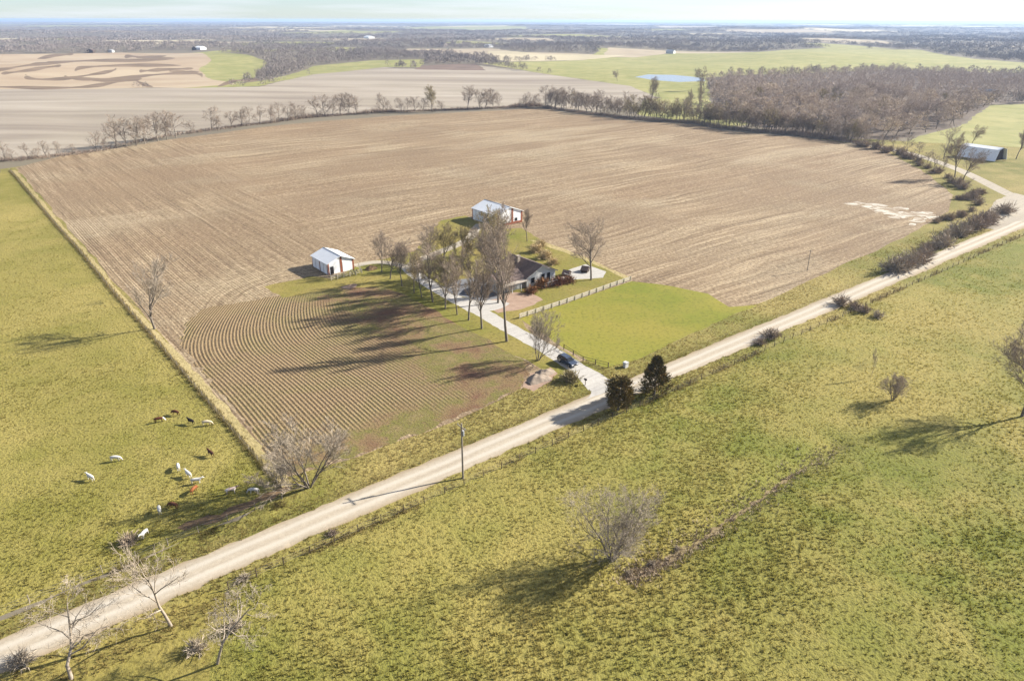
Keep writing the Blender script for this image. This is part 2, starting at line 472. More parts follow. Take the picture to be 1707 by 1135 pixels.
reg_px('weed_patch', 'weeds_ground', [(690, 117), (700, 111), (740, 108), (790, 107), (808, 118), (760, 118)], 3)
reg_px('strip_field', 'straw_field', [(806, 99), (812, 85), (900, 90), (1040, 92), (1000, 97), (850, 103)], 2)
reg_px('green_field', 'green_field', [(800, 106), (850, 104), (1000, 98), (1060, 95), (1120, 88), (1250, 86), (1300, 82), (1380, 78), (1530, 80), (1620, 95), (1760, 105), (1760, 120), (1600, 116), (1480, 113), (1330, 121), (1210, 125), (1180, 150), (1120, 165), (1090, 160), (1050, 143), (940, 128), (870, 117)], 2)
reg_px('pond', 'water', [(1056, 128), (1078, 123.5), (1120, 124), (1172, 129), (1174, 134), (1130, 136), (1090, 133)], 1)
reg_px('grass_field', 'green_field', [(1070, 166), (1180, 150), (1185, 190), (1250, 205), (1210, 212), (1160, 204), (1060, 190)], 1.5)
reg_px('wood_floor', 'wood_floor', [(1176, 128), (1330, 123), (1480, 114), (1600, 117), (1790, 122), (1790, 165), (1650, 170), (1600, 205), (1530, 222), (1440, 235), (1380, 226), (1290, 216), (1230, 200), (1190, 175)], 2)
reg_px('hill_pasture', 'green_field', [(1470, 245), (1530, 224), (1600, 207), (1650, 172), (1790, 166), (1900, 330), (1707, 330), (1640, 290), (1590, 270), (1510, 250)], 1.5)
reg_px('hill_pasture', 'yard', [(1490, 247), (1560, 235), (1690, 262), (1850, 285), (1900, 330), (1707, 332), (1640, 294), (1590, 274), (1510, 254)], 1.5)

# the property
reg_uv('verge', 'verge', [(-4, 330), (60, 345), (420, 120), (470, 20), (470, -40), (-4, -30)], 0.5, 6)
reg_uv('pasture', 'pasture_left', [(-320, 335), (-0.3, 322), (-0.3, 0), (-2, -2.5), (-20, -3.2), (-50, -3.8), (-120, -4.5), (-320, -4)], 0.15)
reg_px('stubble_field', 'stubble', [(24, 284), (100, 264), (300, 233), (480, 209), (640, 195), (800, 186), (900, 180), (960, 190), (1050, 201), (1160, 207), (1200, 216), (1290, 224), (1380, 232), (1440, 240), (1480, 252), (1550, 290), (1588, 322), (1580, 350), (1530, 380), (1440, 424), (1330, 474), (1262, 505), (1215, 512), (1000, 590), (760, 702), (600, 762), (470, 800), (258, 548)], 0.6)
reg_uv('fence_strip', 'dry_strip', [(0.0, 322), (2.2, 322), (1.7, 200), (1.4, 90), (2.0, 60), (2.2, 5), (1.4, -1), (0.0, -1)], 0.35, 2.5)
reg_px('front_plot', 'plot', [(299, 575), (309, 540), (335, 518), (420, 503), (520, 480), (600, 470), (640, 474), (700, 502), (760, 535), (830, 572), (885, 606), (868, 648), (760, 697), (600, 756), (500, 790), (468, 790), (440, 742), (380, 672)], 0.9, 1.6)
reg_px('yard_grass', 'yard', [(440, 480), (515, 462), (548, 466), (610, 440), (690, 420), (735, 368), (775, 360), (830, 382), (868, 380), (905, 404), (985, 434), (1050, 465), (868, 531), (890, 560), (1005, 620), (985, 640), (945, 640), (890, 607), (800, 560), (700, 505), (640, 478), (560, 482), (470, 498)], 0.6, 3)
reg_px('dry_border', 'dry_strip', [(880, 400), (905, 402), (985, 432), (1052, 463), (1050, 467), (984, 437), (905, 408)], 0.3, 3)
reg_px('front_lawn', 'lawn', [(866, 531), (1052, 468), (1120, 476), (1180, 488), (1215, 510), (1262, 507), (1120, 570), (1060, 600), (1010, 612), (940, 580)], 0.4, 4)
reg_px('dirt_patch', 'bare_dirt', [(800, 500), (850, 487), (885, 488), (905, 500), (870, 515), (830, 522), (805, 512)], 0.5, 2)
reg_px('gravel_heap_base', 'bare_dirt', [(872, 645), (884, 622), (918, 612), (930, 622), (910, 640), (890, 652)], 0.4, 2)
for wx_, wy_, a_, b_ in [(1425, 337, 16, 2.2), (1455, 341, 20, 3.2), (1478, 348, 18, 3.6), (1500, 345, 12, 2.2), (1512, 355, 22, 3.4), (1540, 353, 20, 3.0), (1530, 364, 16, 3.0), (1495, 358, 12, 2.4), (1556, 359, 10, 2.5), (1462, 350, 9, 1.6), (1520, 371, 9, 1.6)]:
    reg_px('washout', 'washout', [(wx_ + 1.15 * a_ * math.cos(t_ * 0.628) * random.uniform(.5, 1.25), wy_ + 1.7 * b_ * math.sin(t_ * 0.628) * random.uniform(.4, 1.2)) for t_ in range(10)], 0.8, 2)
reg_uv('verge', 'verge', [(-320, -4.2), (-120, -4.7), (-50, -4.2), (-20, -3.6), (-2, -2.8), (3, -0.5), (40, -1.5), (60, -3.0), (68, -3.0), (120, -3.2), (200, -2), (300, -1), (390, 0), (390, -19), (200, -16.6), (100, -16.2), (40, -16), (0, -16), (-14, -16), (-320, -16)], 0.5, 3)
reg_uv('pasture', 'pasture_right', [(-13, -15.8), (0, -15.6), (40, -15.6), (100, -15.8), (200, -16.2), (330, -20), (520, -26), (520, -330), (-60, -330), (-60, -46), (-30, -30)], 0.25, 4)
reg_uv('tree_lawn', 'tree_lawn', [(-200, -14.8), (-15, -14.8), (-13, -18), (-24, -34), (-34, -60), (-60, -100), (-200, -100)], 0.5, 3)
reg_px('ditch', 'ditch_soil', [(278, 884), (330, 868), (400, 842), (478, 812), (490, 815), (470, 824), (400, 854), (330, 878)], 0.9, 1.6)

REG.append(('gully', 'gully_soil', wob(strip(smooth_path(SWALE[:5]), np.interp(np.arange(len(smooth_path(SWALE[:5]))), [0, 3, 8, len(smooth_path(SWALE[:5])) - 1], [0.9, 2.0, 0.9, 0.2])), 0.5, 0.8)))
road_c = [UV(u_, ROAD_V + 0.25 * math.sin(u_ * 0.02)) for u_ in range(-330, 420, 6)]
REG.append(('gravel_road', 'gravel_road', wob(strip(road_c, 5.7 + 0.3 * np.sin(np.arange(len(road_c)) * 0.9)), 0.28, 1.6)))
cross = smooth_path([G2(1900, 410), G2(1760, 352), G2(1690, 325), G2(1640, 300), G2(1590, 276), G2(1520, 253), G2(1440, 238), G2(1330, 222)])
REG.append(('cross_road', 'gravel_faint', strip(cross, 5.6)))
reg_px('junction', 'gravel_faint', [(1630, 372), (1660, 330), (1690, 318), (1740, 330), (1740, 362), (1690, 366), (1660, 380)], 0.5, 3)
drive = smooth_path([G2(1022, 650), G2(990, 632), G2(952, 606), G2(900, 574), G2(850, 548), G2(800, 519), G2(755, 497), G2(715, 474), G2(688, 456), G2(680, 446)])
wd = np.interp(np.arange(len(drive)), [0, 3, 8, len(drive)], [13, 7.0, 4.3, 4.2])
REG.append(('driveway', 'gravel_drive', wob(strip(drive, wd), 0.2, 1.2)))
reg_px('parking_pad', 'gravel_drive', [(742, 492), (800, 500), (835, 500), (850, 506), (835, 514), (800, 522), (780, 520)], 0.3, 2)
reg_px('parking_pad', 'pad', [(738, 478), (760, 467), (800, 462), (830, 478), (832, 498), (800, 502), (748, 489)], 0.2, 2)
REG.append(('track', 'gravel_faint', strip(smooth_path([G2(682, 450), G2(690, 437), G2(722, 424), G2(760, 410), G2(785, 396), G2(790, 384), G2(800, 374)]), 3.4)))
REG.append(('track', 'gravel_faint', strip(smooth_path([G2(690, 452), G2(660, 440), G2(625, 437), G2(590, 444)]), 3.2)))
reg_px('patio', 'gravel_drive', [(940, 452), (975, 440), (1010, 452), (1005, 462), (985, 464), (950, 466)], 0.1, 2)

def pip(P, poly):
    m = np.zeros(len(P), bool)
    mn, mx = poly.min(0), poly.max(0)
    idx = np.nonzero((P[:, 0] >= mn[0]) & (P[:, 0] <= mx[0]) & (P[:, 1] >= mn[1]) & (P[:, 1] <= mx[1]))[0]
    if len(idx) == 0: return m
    x, y = P[idx, 0], P[idx, 1]
    ins = np.zeros(len(idx), bool)
    a = poly; b = np.roll(poly, -1, 0)
    for (x0, y0), (x1, y1) in zip(a, b):
        c = (y0 > y) != (y1 > y)
        if y1 != y0:
            ins ^= c & (x < (x1 - x0) * (y - y0) / (y1 - y0) + x0)
    m[idx] = ins
    return m

def region_of(P):
    P = np.asarray(P, float)
    out = np.full(len(P), -1, int)
    for i, (_, _, poly) in enumerate(REG):
        out[pip(P, poly)] = i
    return out

def mesh_tris(name, V, T):
    me = bpy.data.meshes.new(name)
    V = np.ascontiguousarray(V, np.float32); T = np.ascontiguousarray(T, np.int32)
    me.vertices.add(len(V)); me.vertices.foreach_set('co', V.ravel())
    me.loops.add(T.size); me.loops.foreach_set('vertex_index', T.ravel())
    me.polygons.add(len(T))
    me.polygons.foreach_set('loop_start', np.arange(0, T.size, 3, dtype=np.int32))
    me.update(calc_edges=True)
    me.validate()
    return me

def build_land():
    pts = []
    r = 22.0
    while r < 42000:
        d = max(2.2, r * 0.019)
        inner = r < 3000
        na = int(2.3 * r / d) if inner else int(2.3 / 0.024)
        for k in range(na):
            a = -1.15 + 2.3 * (k + random.uniform(0.2, 0.8)) / na
            rr = r + random.uniform(-0.3, 0.3) * d
            pts.append((math.sin(a) * rr, math.cos(a) * rr))
        nb = 24
        for k in range(nb):
            a = 1.17 + (2 * math.pi - 2.34) * (k + 0.5) / nb
            pts.append((math.sin(a) * r, math.cos(a) * r))
        r += d if inner else r * 0.05
    for off in (-9, -7.2, -5.6, -4.2, 4.2, 5.6, 7.2, 9):
        for u_ in np.arange(-90, 300, 2.4):
            pts.append(tuple(UV(u_ + random.uniform(-.4, .4), ROAD_V + off)))
    d = np.diff(SWALE, axis=0)
    for a, b in zip(SWALE[:-1], SWALE[1:]):
        nn = np.array([-(b - a)[1], (b - a)[0]]); nn /= np.linalg.norm(nn)
        for t in np.arange(0, 1, 0.08):
            for o in (-2.6, -1.3, 0, 1.3, 2.6):
                pts.append(tuple(a + (b - a) * t + nn * o))
    pts.append((0.0, 0.0))
    V = [Vector(q) for q in pts]
    E = []
    for _, _, poly in REG:
        s = len(V)
        V += [Vector((float(q[0]), float(q[1]))) for q in poly]
        k = len(poly)
        E += [(s + i, s + (i + 1) % k) for i in range(k)]
    ov, oe, of, *_ = geometry.delaunay_2d_cdt(V, E, [], 0, 1e-3, False)
    P = np.array([(q.x, q.y) for q in ov])
    T = np.array([f for f in of if len(f) == 3], int)
    a, b, c = P[T[:, 0]], P[T[:, 1]], P[T[:, 2]]
    cr = (b[:, 0] - a[:, 0]) * (c[:, 1] - a[:, 1]) - (b[:, 1] - a[:, 1]) * (c[:, 0] - a[:, 0])
    T[cr < 0] = T[cr < 0][:, ::-1]
    T = T[np.abs(cr) > 1e-5]
    reg = region_of(P[T].mean(1))
    Z = H(P[:, 0], P[:, 1])
    V3 = np.column_stack([P, Z])
    for i in range(-1, len(REG)):
        t = T[reg == i]
        if len(t) == 0: continue
        used, inv = np.unique(t, return_inverse=True)
        nm, mt = ('ground', 'far_land') if i < 0 else REG[i][:2]
        me = mesh_tris(nm, V3[used], inv.reshape(-1, 3))
        me.polygons.foreach_set('use_smooth', np.ones(len(me.polygons), bool))
        me.materials.append(MATS[mt])
        o = bpy.data.objects.new(nm, me)
        COL.objects.link(o)
        o['kind'] = 'structure'
    return Z.min()

ZMIN = build_land()
REGN = [q[0] for q in REG]; REGM = [q[1] for q in REG]

# ------------------------------------------------------------------ object helpers
def tag(o, label, cat, group=None, kind=None):
    o['label'] = label; o['category'] = cat
    if group: o['group'] = group
    if kind: o['kind'] = kind
    return o

def empty(name, loc, rz=0.0):
    o = bpy.data.objects.new(name, None)
    COL.objects.link(o)
    o.location = loc; o.rotation_euler = (0, 0, rz)
    o.empty_display_size = 0.5
    return o

class MB:
    def __init__(self): self.v = []; self.f = []
    def quadbox(self, c8):
        s = len(self.v); self.v += [tuple(q) for q in c8]
        self.f += [tuple(s + i for i in q) for q in ((0, 3, 2, 1), (4, 5, 6, 7), (0, 1, 5, 4), (1, 2, 6, 5), (2, 3, 7, 6), (3, 0, 4, 7))]
        return self
    def box(self, x0, y0, z0, x1, y1, z1):
        return self.quadbox([(x0, y0, z0), (x1, y0, z0), (x1, y1, z0), (x0, y1, z0), (x0, y0, z1), (x1, y0, z1), (x1, y1, z1), (x0, y1, z1)])
    def prism(self, poly, axis, a, b):
        """poly of 2-d points extruded along axis 'x','y' or 'z' from a to b"""
        s = len(self.v); k = len(poly)
        def put(p, t):
            return {'x': (t, p[0], p[1]), 'y': (p[0], t, p[1]), 'z': (p[0], p[1], t)}[axis]
        self.v += [put(p, a) for p in poly] + [put(p, b) for p in poly]
        self.f += [tuple(s + i for i in range(k)), tuple(s + k + i for i in reversed(range(k)))]
        self.f += [(s + i, s + k + i, s + k + (i + 1) % k, s + (i + 1) % k) for i in range(k)]
        return self
    def tube(self, p0, p1, r0, r1, n=6):
        p0, p1 = Vector(p0), Vector(p1)
        d = (p1 - p0).normalized()
        a = d.orthogonal().normalized(); b = d.cross(a)
        s = len(self.v)
        for p, r in ((p0, r0), (p1, r1)):
            for i in range(n):
                t = 2 * math.pi * i / n
                self.v.append(tuple(p + a * (math.cos(t) * r) + b * (math.sin(t) * r)))
        self.f += [(s + i, s + (i + 1) % n, s + n + (i + 1) % n, s + n + i) for i in range(n)]
        self.f += [tuple(s + i for i in reversed(range(n))), tuple(s + n + i for i in range(n))]
        return self
    def mesh(self, name, mat):
        me = bpy.data.meshes.new(name)
        me.from_pydata(self.v, [], self.f)
        bm = bmesh.new(); bm.from_mesh(me)
        bmesh.ops.recalc_face_normals(bm, faces=bm.faces)
        bm.to_mesh(me); bm.free()
        me.materials.append(mat)
        return me
    def build(self, name, mat, parent=None):
        o = bpy.data.objects.new(name, self.mesh(name, mat))
        COL.objects.link(o)
        o.parent = parent
        return o

simple('white_metal', (0.78, 0.79, 0.80), (0.70, 0.71, 0.72), 0.7, 0.45)
simple('roof_metal', (0.70, 0.72, 0.74), (0.62, 0.64, 0.66), 0.5, 0.38)
simple('rust_trim', (0.29, 0.10, 0.052), (0.20, 0.072, 0.042), 1.5, 0.7)
simple('dark_gap', (0.035, 0.03, 0.03), (0.025, 0.022, 0.02), 2, 0.9)
simple('grey_metal', (0.33, 0.34, 0.36), (0.26, 0.27, 0.29), 1, 0.5)
simple('shingle', (0.135, 0.102, 0.092), (0.090, 0.068, 0.064), 1.6, 0.9, 0.4)
simple('siding', (0.52, 0.52, 0.50), (0.42, 0.42, 0.41), 0.9, 0.7)
simple('stone_wall', (0.34, 0.29, 0.24), (0.22, 0.185, 0.155), 1.8, 0.9, 0.5)
simple('glass_dark', (0.020, 0.024, 0.030), (0.014, 0.016, 0.02), 2, 0.08, Specular_IOR_Level=0.6)
simple('deck_wood', (0.34, 0.30, 0.26), (0.25, 0.22, 0.19), 2, 0.85)
simple('old_wood', (0.27, 0.235, 0.195), (0.17, 0.145, 0.12), 3, 0.9)
simple('pale_wood', (0.47, 0.43, 0.36), (0.36, 0.32, 0.26), 2, 0.85)
simple('dark_wood', (0.075, 0.055, 0.042), (0.05, 0.037, 0.03), 3, 0.9)
simple('wire', (0.20, 0.19, 0.18), (0.16, 0.15, 0.14), 3, 0.6)

# ------------------------------------------------------------------ buildings
ROADANG = math.radians(38.74)
def ridge_building(name, label, cat, corner, W, L, eave, ridge, trims, side_doors=2, gable_door='panel', group=None, rz=ROADANG, wall='white_metal', roof='roof_metal'):
    """gable end on local y = 0 facing the road, W across, L deep; corner is the near left one"""
    root = empty(name, corner, rz)
    tag(root, label, cat, group)
    t = 0.12
    pitch = (ridge - eave) / (W / 2)
    gp = [(0, 0), (W, 0), (W, eave), (W / 2, ridge), (0, eave)]
    MB().prism(gp, 'y', 0, t).build('gable_wall', MATS[wall], root)
    MB().prism(gp, 'y', L - t, L).build('gable_wall', MATS[wall], root)
    MB().box(0, t, 0, t, L - t, eave).build('side_wall', MATS[wall], root)
    MB().box(W - t, t, 0, W, L - t, eave).build('side_wall', MATS[wall], root)
    ov, th = 0.35, 0.1
    for s in (0, 1):
        if s == 0: pr = [(-ov, eave - ov * pitch + 0.02), (W / 2, ridge + 0.02), (W / 2, ridge + th + 0.02), (-ov, eave - ov * pitch + th + 0.02)]
        else: pr = [(W + ov, eave - ov * pitch + 0.02), (W / 2, ridge + 0.02), (W / 2, ridge + th + 0.02), (W + ov, eave - ov * pitch + th + 0.02)]
        rf = MB().prism(pr, 'y', -ov, L + ov).build('roof_slope', MATS[roof], root)
        for k in range(int(L / 0.92) + 1):                       # standing ribs of the sheet metal
            y = -ov + 0.05 + k * 0.92
            (x0, z0), (x1, z1) = pr[3], pr[2]
            MB().quadbox([(x0, y, z0), (x1, y, z1), (x1, y + 0.05, z1), (x0, y + 0.05, z0), (x0, y, z0 + 0.04), (x1, y, z1 + 0.04), (x1, y + 0.05, z1 + 0.04), (x0, y + 0.05, z0 + 0.04)]).build('rib', MATS[roof], rf)
    MB().prism([(W / 2 - 0.25, ridge + 0.04), (W / 2, ridge + 0.2), (W / 2 + 0.25, ridge + 0.04)], 'y', -ov, L + ov).build('ridge_cap', MATS['grey_metal'], root)
    for kind, pos, wd in trims:
        if kind == 'g':
            top = eave + pitch * min(pos, W - pos) - 0.1
            MB().box(pos - wd / 2, -0.05, 0.0, pos + wd / 2, -0.003, top).build('corner_trim', MATS['rust_trim'], root)
        elif kind == 's':
            MB().box(-0.05, pos - wd / 2, 0, -0.003, pos + wd / 2, eave - 0.1).build('corner_trim', MATS['rust_trim'], root)
    if side_doors:
        span = L / side_doors
        for k in range(side_doors):
            d = MB().box(-0.09, k * span + 0.45, 0.1, -0.004, (k + 1) * span - 0.45, eave - 0.35).build('sliding_door', MATS[wall], root)
            MB().box(-0.11, k * span + 0.35, eave - 0.34, -0.006, (k + 1) * span - 0.35, eave - 0.22).build('door_track', MATS['grey_metal'], d)
            MB().box(-0.13, k * span + span / 2 - 0.08, 0.12, -0.092, k * span + span / 2 + 0.08, eave - 0.36).build('door_seam', MATS['grey_metal'], d)
    return root

b1 = ridge_building('white_barn', 'small white metal barn with rust trim beside a pale wood corral', 'barn', gz(G2(547, 460)), 8.0, 10.2, 3.2, 4.75,
                    [('g', 0.25, 0.34), ('g', 4.1, 0.62), ('g', 7.72, 0.55), ('s', 0.3, 0.4), ('s', 5.1, 0.42), ('s', 9.95, 0.4)])
MB().box(0.75, -0.04, 0.0, 1.75, -0.003, 2.2).build('door', MATS['dark_gap'], b1)
MB().box(4.5, -0.07, 0.1, 7.45, -0.004, 3.0).build('sliding_door', MATS['white_metal'], b1)
b2 = ridge_building('machine_shed', 'larger white metal shed with pale roof at the stubble edge behind the house', 'shed', gz(G2(827, 379)), 11.5, 14.2, 4.0, 6.1,
                    [('g', 0.55, 1.05), ('g', 6.9, 0.85), ('g', 11.1, 0.7), ('s', 14.0, 0.4)], side_doors=3)
MB().box(2.2, -0.06, 0.85, 5.4, -0.004, 3.3).build('sliding_door', MATS['white_metal'], b2)
MB().box(1.09, -0.045, 0.0, 6.46, -0.0035, 0.8).build('wainscot', MATS['rust_trim'], b2)
MB().box(7.34, -0.045, 0.0, 10.74, -0.0035, 0.8).build('wainscot', MATS['rust_trim'], b2)
MB().box(8.0, -0.05, 0.9, 9.2, -0.004, 2.0).build('window', MATS['glass_dark'], b2)

# slant-sided barn across the side road
root = empty('slant_barn', gz(G2(1657, 266)), ROADANG - math.radians(6))
tag(root, 'blue-white metal barn with slanting side walls beyond the side road', 'barn')
prof = [(0, 0), (1.3, 3.0), (2.3, 5.4), (6.0, 6.3), (9.7, 5.4), (10.7, 3.0), (12, 0)]
Lb = 19.0
for k, (a, b) in enumerate(zip(prof[:-1], prof[1:])):
    nm, mt = ('roof_panel', 'roof_metal') if 2 <= k <= 3 else ('side_panel', 'white_metal')
    MB().prism([a, b, (b[0] * 0.98 + 0.09, b[1] - 0.1), (a[0] * 0.98 + 0.09, max(0, a[1] - 0.1))], 'y', 0, Lb).build(nm, MATS[mt], root)
for k in range(1, 12):
    y = Lb * k / 12
    MB().quadbox([(prof[0][0] - .06, y, 0), (prof[0][0], y, 0), (prof[0][0], y + .08, 0), (prof[0][0] - .06, y + .08, 0), (prof[1][0] - .06, y, prof[1][1]), (prof[1][0], y, prof[1][1]), (prof[1][0], y + .08, prof[1][1]), (prof[1][0] - .06, y + .08, prof[1][1])]).build('rib', MATS['white_metal'], root)
MB().prism([(0.3, 0)] + [(x * 0.94 + 0.3, z * 0.97) for x, z in prof[1:-1]] + [(11.4, 0)], 'y', Lb - 0.4, Lb - 0.25).build('end_panel', MATS['grey_metal'], root)
MB().prism([(0.3, 0)] + [(x * 0.94 + 0.3, z * 0.97) for x, z in prof[1:-1]] + [(11.4, 0)], 'y', 1.6, 1.75).build('end_panel', MATS['dark_wood'], root)  # dark sheet set inside the open end, its colour stands for the shade within

# farmhouse
def house():
    o = gz(UV(86.5, 46.0))
    root = empty('farmhouse', o, ROADANG)
    tag(root, 'dark-roofed farmhouse with white gable and railed deck among bare trees', 'house')
    W, L, eave, ridge = 10.2, 12.5, 3.0, 5.3
    pitch = (ridge - eave) / (W / 2)
    gp = [(0, 0), (W, 0), (W, eave), (W / 2, ridge), (0, eave)]
    MB().prism(gp, 'y', 0, 0.2).build('gable_wall', MATS['siding'], root)
    MB().prism(gp, 'y', L - 0.2, L).build('gable_wall', MATS['siding'], root)
    MB().box(0, 0.2, 0, 0.2, L - 0.2, eave).build('side_wall', MATS['stone_wall'], root)
    MB().box(W - 0.2, 0.2, 0, W, L - 0.2, eave).build('side_wall', MATS['siding'], root)
    ov = 0.55
    for s in (0, 1):
        pr = [(-ov, eave - ov * pitch), (W / 2, ridge), (W / 2, ridge + 0.18), (-ov, eave - ov * pitch + 0.18)]
        if s: pr = [(W - x, z) for x, z in pr]
        rf = MB().prism(pr, 'y', -ov, L + ov).build('roof_slope', MATS['shingle'], root)
        MB().prism([(pr[0][0], pr[0][1] - 0.12), (pr[1][0], pr[1][1] - 0.12), (pr[1][0], pr[1][1] - 0.004), (pr[0][0], pr[0][1] - 0.004)], 'y', -ov - 0.04, -ov + 0.06).build('fascia', MATS['siding'], rf)
    ch = MB().box(3.0, 7.4, 4.0, 3.9, 8.3, 6.3).build('chimney', MATS['stone_wall'], root)
    MB().box(2.92, 7.32, 6.303, 3.98, 8.38, 6.45).build('cap', MATS['stone_wall'], ch)
    for x, w_, z0, z1 in ((5.2, 1.15, 0.55, 2.75), (7.2, 1.15, 0.55, 2.75), (1.6, 1.2, 1.0, 2.4)):
        f = MB().box(x - 0.1, -0.05, z0 - 0.1, x + w_ + 0.1, -0.003, z1 + 0.1).build('window', MATS['siding'], root)
        MB().box(x, -0.075, z0, x + w_, -0.052, z1).build('pane', MATS['glass_dark'], f)
    MB().box(9.0, -0.06, 0.05, 9.9, -0.003, 2.2).build('door', MATS['grey_metal'], root)
    for y in (2.5, 6.0, 9.4):
        f = MB().box(-0.05, y - 0.1, 0.9, -0.003, y + 1.3, 2.4).build('window', MATS['siding'], root)
        MB().box(-0.075, y, 1.0, -0.052, y + 1.2, 2.3).build('pane', MATS['glass_dark'], f)
    # low wing towards the drive with a pale front
    x0, x1, y0, y1 = -8.6, -0.01, 0.6, 7.2
    e2, r2 = 2.8, 4.5
    ym = (y0 + y1) / 2
    wg = MB().prism([(y0, 0), (y1, 0), (y1, e2), (ym, r2), (y0, e2)], 'x', x0, x0 + 0.2).build('wing_gable', MATS['siding'], root)
    MB().box(x0 + 0.2, y0, 0, x1, y0 + 0.2, e2).build('wing_wall', MATS['stone_wall'], root)
    MB().box(x0 + 0.2, y1 - 0.2, 0, x1, y1, e2).build('wing_wall', MATS['siding'], root)
    p2 = (r2 - e2) / (ym - y0)
    for s in (0, 1):
        pr = [(y0 - .5, e2 - .5 * p2), (ym, r2), (ym, r2 + .16), (y0 - .5, e2 - .5 * p2 + .16)]
        if s: pr = [(2 * ym - a, b) for a, b in pr]
        MB().prism(pr, 'x', x0 - .5, x1).build('wing_roof', MATS['shingle'], root)
    for x in (-7.2, -4.0):
        f = MB().box(x, y0 - 0.05, 0.05, x + 2.5, y0 - 0.003, 2.2).build('garage_door', MATS['siding'], root)
        for k in range(1, 4):
            MB().box(x + .05, y0 - 0.07, 0.55 * k, x + 2.45, y0 - 0.053, 0.55 * k + 0.04).build('panel_line', MATS['grey_metal'], f)
    for x in (-8.3, -5.6, -2.6, -0.6):
        MB().box(x, y0 - 1.6, 0, x + 0.16, y0 - 1.44, 2.5).build('porch_post', MATS['siding'], root)
    MB().quadbox([(x0, y0 - 1.9, 2.42), (x1 - .1, y0 - 1.9, 2.42), (x1 - .1, y0 - 0.52, 2.6), (x0, y0 - 0.52, 2.6), (x0, y0 - 1.9, 2.52), (x1 - .1, y0 - 1.9, 2.52), (x1 - .1, y0 - 0.52, 2.7), (x0, y0 - 0.52, 2.7)]).build('porch_roof', MATS['deck_wood'], root)
    # deck along the gable with railing
    dk = MB()
    for k in range(14):
        MB().box(3.6, -3.3 + k * 0.235, 0.42, 13.4, -3.3 + k * 0.235 + 0.215, 0.5).build('deck_board', MATS['deck_wood'], root)
    MB().box(3.7, -3.2, 0.0, 13.3, -0.2, 0.41).build('deck_skirt', MATS['dark_wood'], root)
    rail = MB().box(3.6, -3.3, 1.36, 13.4, -3.2, 1.44).build('railing', MATS['siding'], root)
    MB().box(3.6, -3.28, 0.62, 13.4, -3.22, 0.68).build('bottom_rail', MATS['siding'], rail)
    for k in range(0, 40):
        MB().box(3.65 + k * 0.25, -3.275, 0.681, 3.7 + k * 0.25, -3.225, 1.359).build('baluster', MATS['siding'], rail)
    for x in (3.6, 6.8, 10.0, 13.28):
        MB().box(x, -3.31, 0.4, x + 0.12, -3.19, 1.5).build('railing_post', MATS['siding'], root)
    MB().box(13.3, -3.18, 1.36, 13.4, -0.2, 1.44).build('railing', MATS['siding'], root)
house()

# two dark-roofed dog houses on the patio
for px, py, lab in ((944, 459, 'dark peaked dog house on the patio next to the deck'), (975, 452, 'dark peaked dog house on the patio beside the lone round tree')):
    r_ = empty('dog_house', gz(G2(px, py)), ROADANG + 0.5); tag(r_, lab, 'dog house')
    MB().prism([(-1.2, 0), (1.2, 0), (1.2, 0.7), (0, 1.5), (-1.2, 0.7)], 'y', -0.9, 0.9).build('body', MATS['dark_wood'], r_)
    MB().prism([(-1.45, 0.62), (0, 1.55), (0, 1.65), (-1.45, 0.72)], 'y', -1.05, 1.05).build('roof', MATS['shingle'], r_)
    MB().prism([(1.45, 0.62), (0, 1.55), (0, 1.65), (1.45, 0.72)], 'y', -1.05, 1.05).build('roof', MATS['shingle'], r_)
    MB().prism([(-0.35, 0), (0.35, 0), (0.35, 0.55), (0, 0.8), (-0.35, 0.55)], 'y', -0.92, -0.903).build('doorway', MATS['dark_gap'], r_)

# distant farm buildings
far_b = [(332, 86, 16, 22, 5, 8, 'white_metal', 'white farm shed past the contoured field with dark banks'), (318, 87, 10, 12, 5, 8, 'dark_wood', 'dark barn next to a white shed past the contoured field'),
         (143, 92, 12, 16, 5, 8, 'dark_wood', 'dark barn on the far edge of the contoured field'), (178, 91, 9, 11, 4, 6, 'siding', 'small white house on the far edge of the contoured field'),
         (1120, 89, 12, 18, 5, 8, 'siding', 'white farmhouse on the crest of the big green field'), (612, 66, 26, 40, 6, 10, 'white_metal', 'bright white barn deep in the distant woods'),
         (795, 54, 34, 40, 7, 12, 'siding', 'pale farmstead building close under the skyline'), (738, 79, 14, 20, 6, 10, 'stone_wall', 'tan house with brown roof among the woods beyond the weed patch'),
         (812, 80, 16, 22, 5, 8, 'white_metal', 'low white shed at the end of the straw strip field'), (1195, 199, 11, 14, 3.2, 5.4, 'dark_wood', 'old dark shed under the hedge trees behind the stubble field'),
         (1652, 160, 10, 14, 4, 7, 'siding', 'blue-grey house half hidden in the big bare wood')]
for px, py, W, L, e, r_, wall, lab in far_b:
    ridge_building('farm_building', lab, 'farm building', gz(G2(px, py)), W, L, e, r_, [], 0, rz=random.uniform(-0.3, 1.0), wall=wall, roof='roof_metal' if wall == 'white_metal' else ('shingle' if wall != 'siding' else 'grey_metal'))

